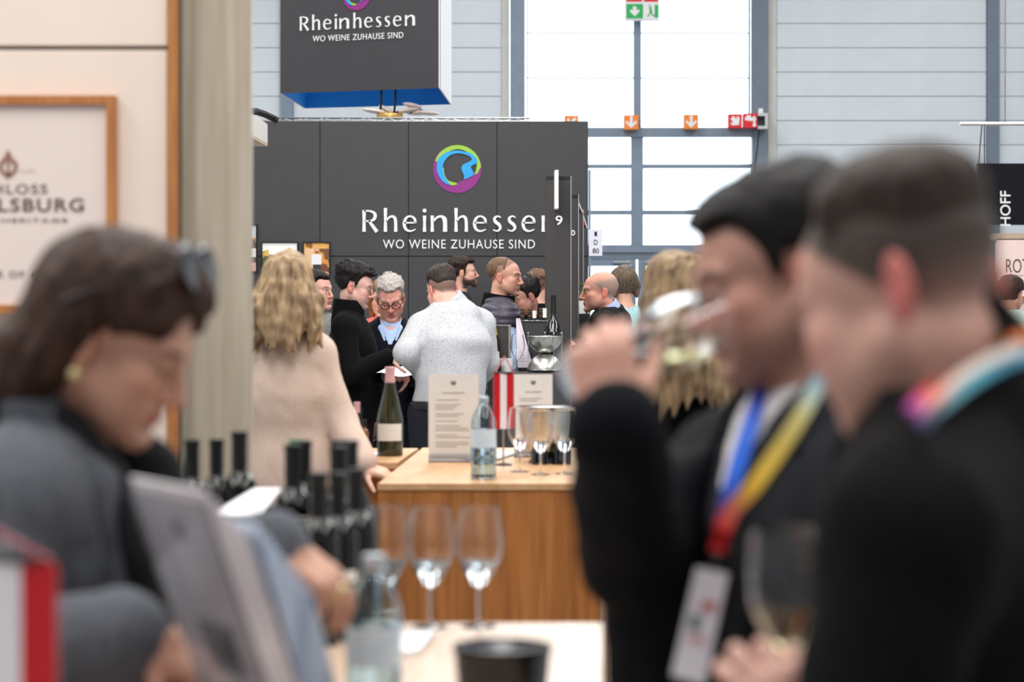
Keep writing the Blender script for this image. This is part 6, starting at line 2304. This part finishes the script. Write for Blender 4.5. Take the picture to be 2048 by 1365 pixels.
# ------------------------------------------------------------------ figures further back
def back(label, head, yaw, m, hm, hyaw=None, pitch=0, o=None, scale=1.0, hair=None, build=1.0, e=.020, collar=0.0, female=False, over=None, sleeves=(1.9, 1.9), locks=None):
    p = Person(label, head, yaw, hyaw=hyaw, pitch=pitch, o=o, scale=scale, build=build, hbody=.024, hhead=.0058, hhand=.012, female=female, over=over)
    p.top('jacket' if not female else 'blouse', m, e=e, hem=.84, sleeves=sleeves, folds=.006, h=.016, collar=collar, ce=.012, seed=int(head[0]))
    p.trousers(C_JEANS, h=.02)
    p.shoes(C_SHOE)
    if hair is not None:
        (p.hair if 'locks' in hair or 'cuts' in hair else p.crop_hair)(hm, h=.0065, **hair)
    return p


back('bearded man in profile with swept back dark hair before the dark wall', (928, 546, 19.5), 84, C_CHAR, H_DBROWN, hyaw=88, pitch=-4, scale=.96,
     o=dict(skin=(222, 172, 152), hair=(52, 40, 36), beard=.92, goatee=True, nose=1.2, ear_red=.5), hair=dict(line=.070, top=.028, side=.006, quiff=.010, sideburn=-.04))
dp = back('man with black hair in a black jacket, face half hidden by the vest wearer', (1050, 594, 17.2), -30, C_BLACK, H_BLACK, hyaw=-62, pitch=22, collar=.05,
          o=dict(skin=(176, 128, 112), hair=(30, 28, 28), eyes='down', beard=.3), hair=dict(line=.062, top=.024, side=.010))
back('man with short brown hair and navy top seen from behind by the partition', (1076, 574, 18.4), 176, C_NAVY, H_LIGHT, hyaw=165, pitch=2, scale=.98, collar=.04,
     o=dict(skin=(220, 168, 150), hair=(116, 92, 76), crop=.75, crop_line=.07, ear_red=.9), hair=dict(line=.070, top=.026, side=.004, backt=.004, nape=-.02, taper=.04))
bb = back('person with an ash brown bob and pale teal top in front of the door', (1246, 573, 17.0), 200, C_TEAL, H_BOB, hyaw=196, pitch=12, female=True, scale=.97,
          o=dict(skin=(222, 170, 148), hair=(90, 74, 62)),
          hair=dict(t=.026, line=.07, temple=.03, nape=-.085, top=.016, back=.012, amp=.006, f=(70, 70, 9), lo=(-.15, -.16, -.16), hi=(.15, .19, .19), cuts=[((0, -.10, -.03), (.08, .085, .10))],
                    locks=[([(s_ * .075, .0, .06), (s_ * .092, .02, .0), (s_ * .080, .045, -.075)], [.03, .032, .02]) for s_ in (-1, 1)]))
back('man in a grey jacket mostly hidden behind the blond woman in beige', (634, 582, 15.2), 60, C_GREYJ, H_BLACK, hyaw=62, scale=1.0,
     o=dict(skin=(214, 164, 146), hair=(40, 34, 32)), hair=dict(line=.066, top=.022, side=.008), over=dict(sL=P(660, 655, 15.2)))
back('woman with golden brown hair and coral top behind the grey haired man', (768, 598, 16.2), 12, C_CORAL, hairmat('hair_golden', (176, 120, 68), (104, 66, 38), 40), hyaw=-12, female=True, pitch=6,
     o=dict(skin=(222, 168, 146), hair=(120, 80, 50)),
     hair=dict(t=.022, line=.070, temple=.034, nape=-.12, top=.018, amp=.006, f=(70, 70, 12), lo=(-.15, -.16, -.19), hi=(.15, .19, .19), cuts=[((0, -.10, -.04), (.066, .085, .09))],
               locks=[([(s_ * .07, -.03, .06), (s_ * .088, -.01, .0), (s_ * .085, .01, -.12)], [.026, .028, .018]) for s_ in (-1, 1)]), over=dict(sL=P(826, 668, 16.2)))
back('brown haired person in a pale mint top at the far right edge', (2022, 588, 18.0), 160, C_MINT, H_DBROWN, hyaw=140, pitch=10, female=True, scale=1.0,
     o=dict(skin=(206, 150, 124), hair=(60, 46, 38)),
     hair=dict(t=.022, line=.07, temple=.03, nape=-.10, top=.016, amp=.006, f=(70, 70, 10), lo=(-.15, -.16, -.18), hi=(.15, .19, .19), cuts=[((0, -.10, -.03), (.08, .085, .10))]))

# paper read by the two men
o = P(790, 742, 13.85)
t = thing('reading_paper', 'creased white paper held between the fleece and speckled shirt wearers', 'paper', o)
q = [P(742, 748, 13.75), P(828, 752, 13.7), P(846, 728, 13.95), P(760, 736, 14.0)]
n = 9
V_, F_ = [], []
for i in range(n):
    u = i / (n - 1)
    for j in range(5):
        v = j / 4
        p = (q[0] * (1 - u) + q[1] * u) * (1 - v) + (q[3] * (1 - u) + q[2] * u) * v
        z = .010 * math.sin(u * 7 + v * 2) * (1 - .5 * v)
        V_ += [p + [0, 0, z], p + [0, 0, z - .0012]]
for i in range(n - 1):
    for j in range(4):
        a, b, c, d = (i * 5 + j) * 2, ((i + 1) * 5 + j) * 2, ((i + 1) * 5 + j + 1) * 2, (i * 5 + j + 1) * 2
        F_ += [(a, b, c, d), (a + 1, d + 1, c + 1, b + 1)]
for i in range(n - 1):
    for j in (0, 4):
        a, b = (i * 5 + j) * 2, ((i + 1) * 5 + j) * 2
        F_.append((a, a + 1, b + 1, b))
MB().add(V_, F_).build('sheet', M_PAPER, t, o, smooth=True)
# small green plant on the stand behind the old man
o = P(1158, 600, 18.8)
o[2] = 0
t = thing('potted_plant', 'small green leafy plant seen past the bald man in the suit', 'plant', o)
pz = P(1159, 602, 18.8)
MB().lathe([(.0003, pz[2] - .10), (.05, pz[2] - .10), (.06, pz[2]), (.0003, pz[2])], 20).build('pot', M_WHITE, t)
MB().span((-.08, -.08, 0), (.08, .08, pz[2] - .1)).build('plinth', M_BLACK, t)
random.seed(8)
M_LEAF = mat('leaf_green', (110, 160, 70), rough=.5, var=.3, scale=30)
leaf_me = None
for k in range(40):
    a, h_, r_ = random.uniform(0, 6.28), random.uniform(.0, .14), random.uniform(.01, .07)
    if leaf_me is None:
        mb = MB().add([(0, 0, 0), (.016, .022, .004), (0, .05, 0), (-.016, .022, .004), (0, .025, -.003)], [(0, 1, 4), (1, 2, 4), (2, 3, 4), (3, 0, 4)])
        l_ = mb.build('leaf', M_LEAF, t)
        leaf_me = l_.data
    else:
        l_ = link('leaf', leaf_me, t)
    l_.location = (r_ * math.cos(a), r_ * math.sin(a), pz[2] + h_)
    l_.rotation_euler = (random.uniform(-.6, .9), random.uniform(-.5, .5), a)
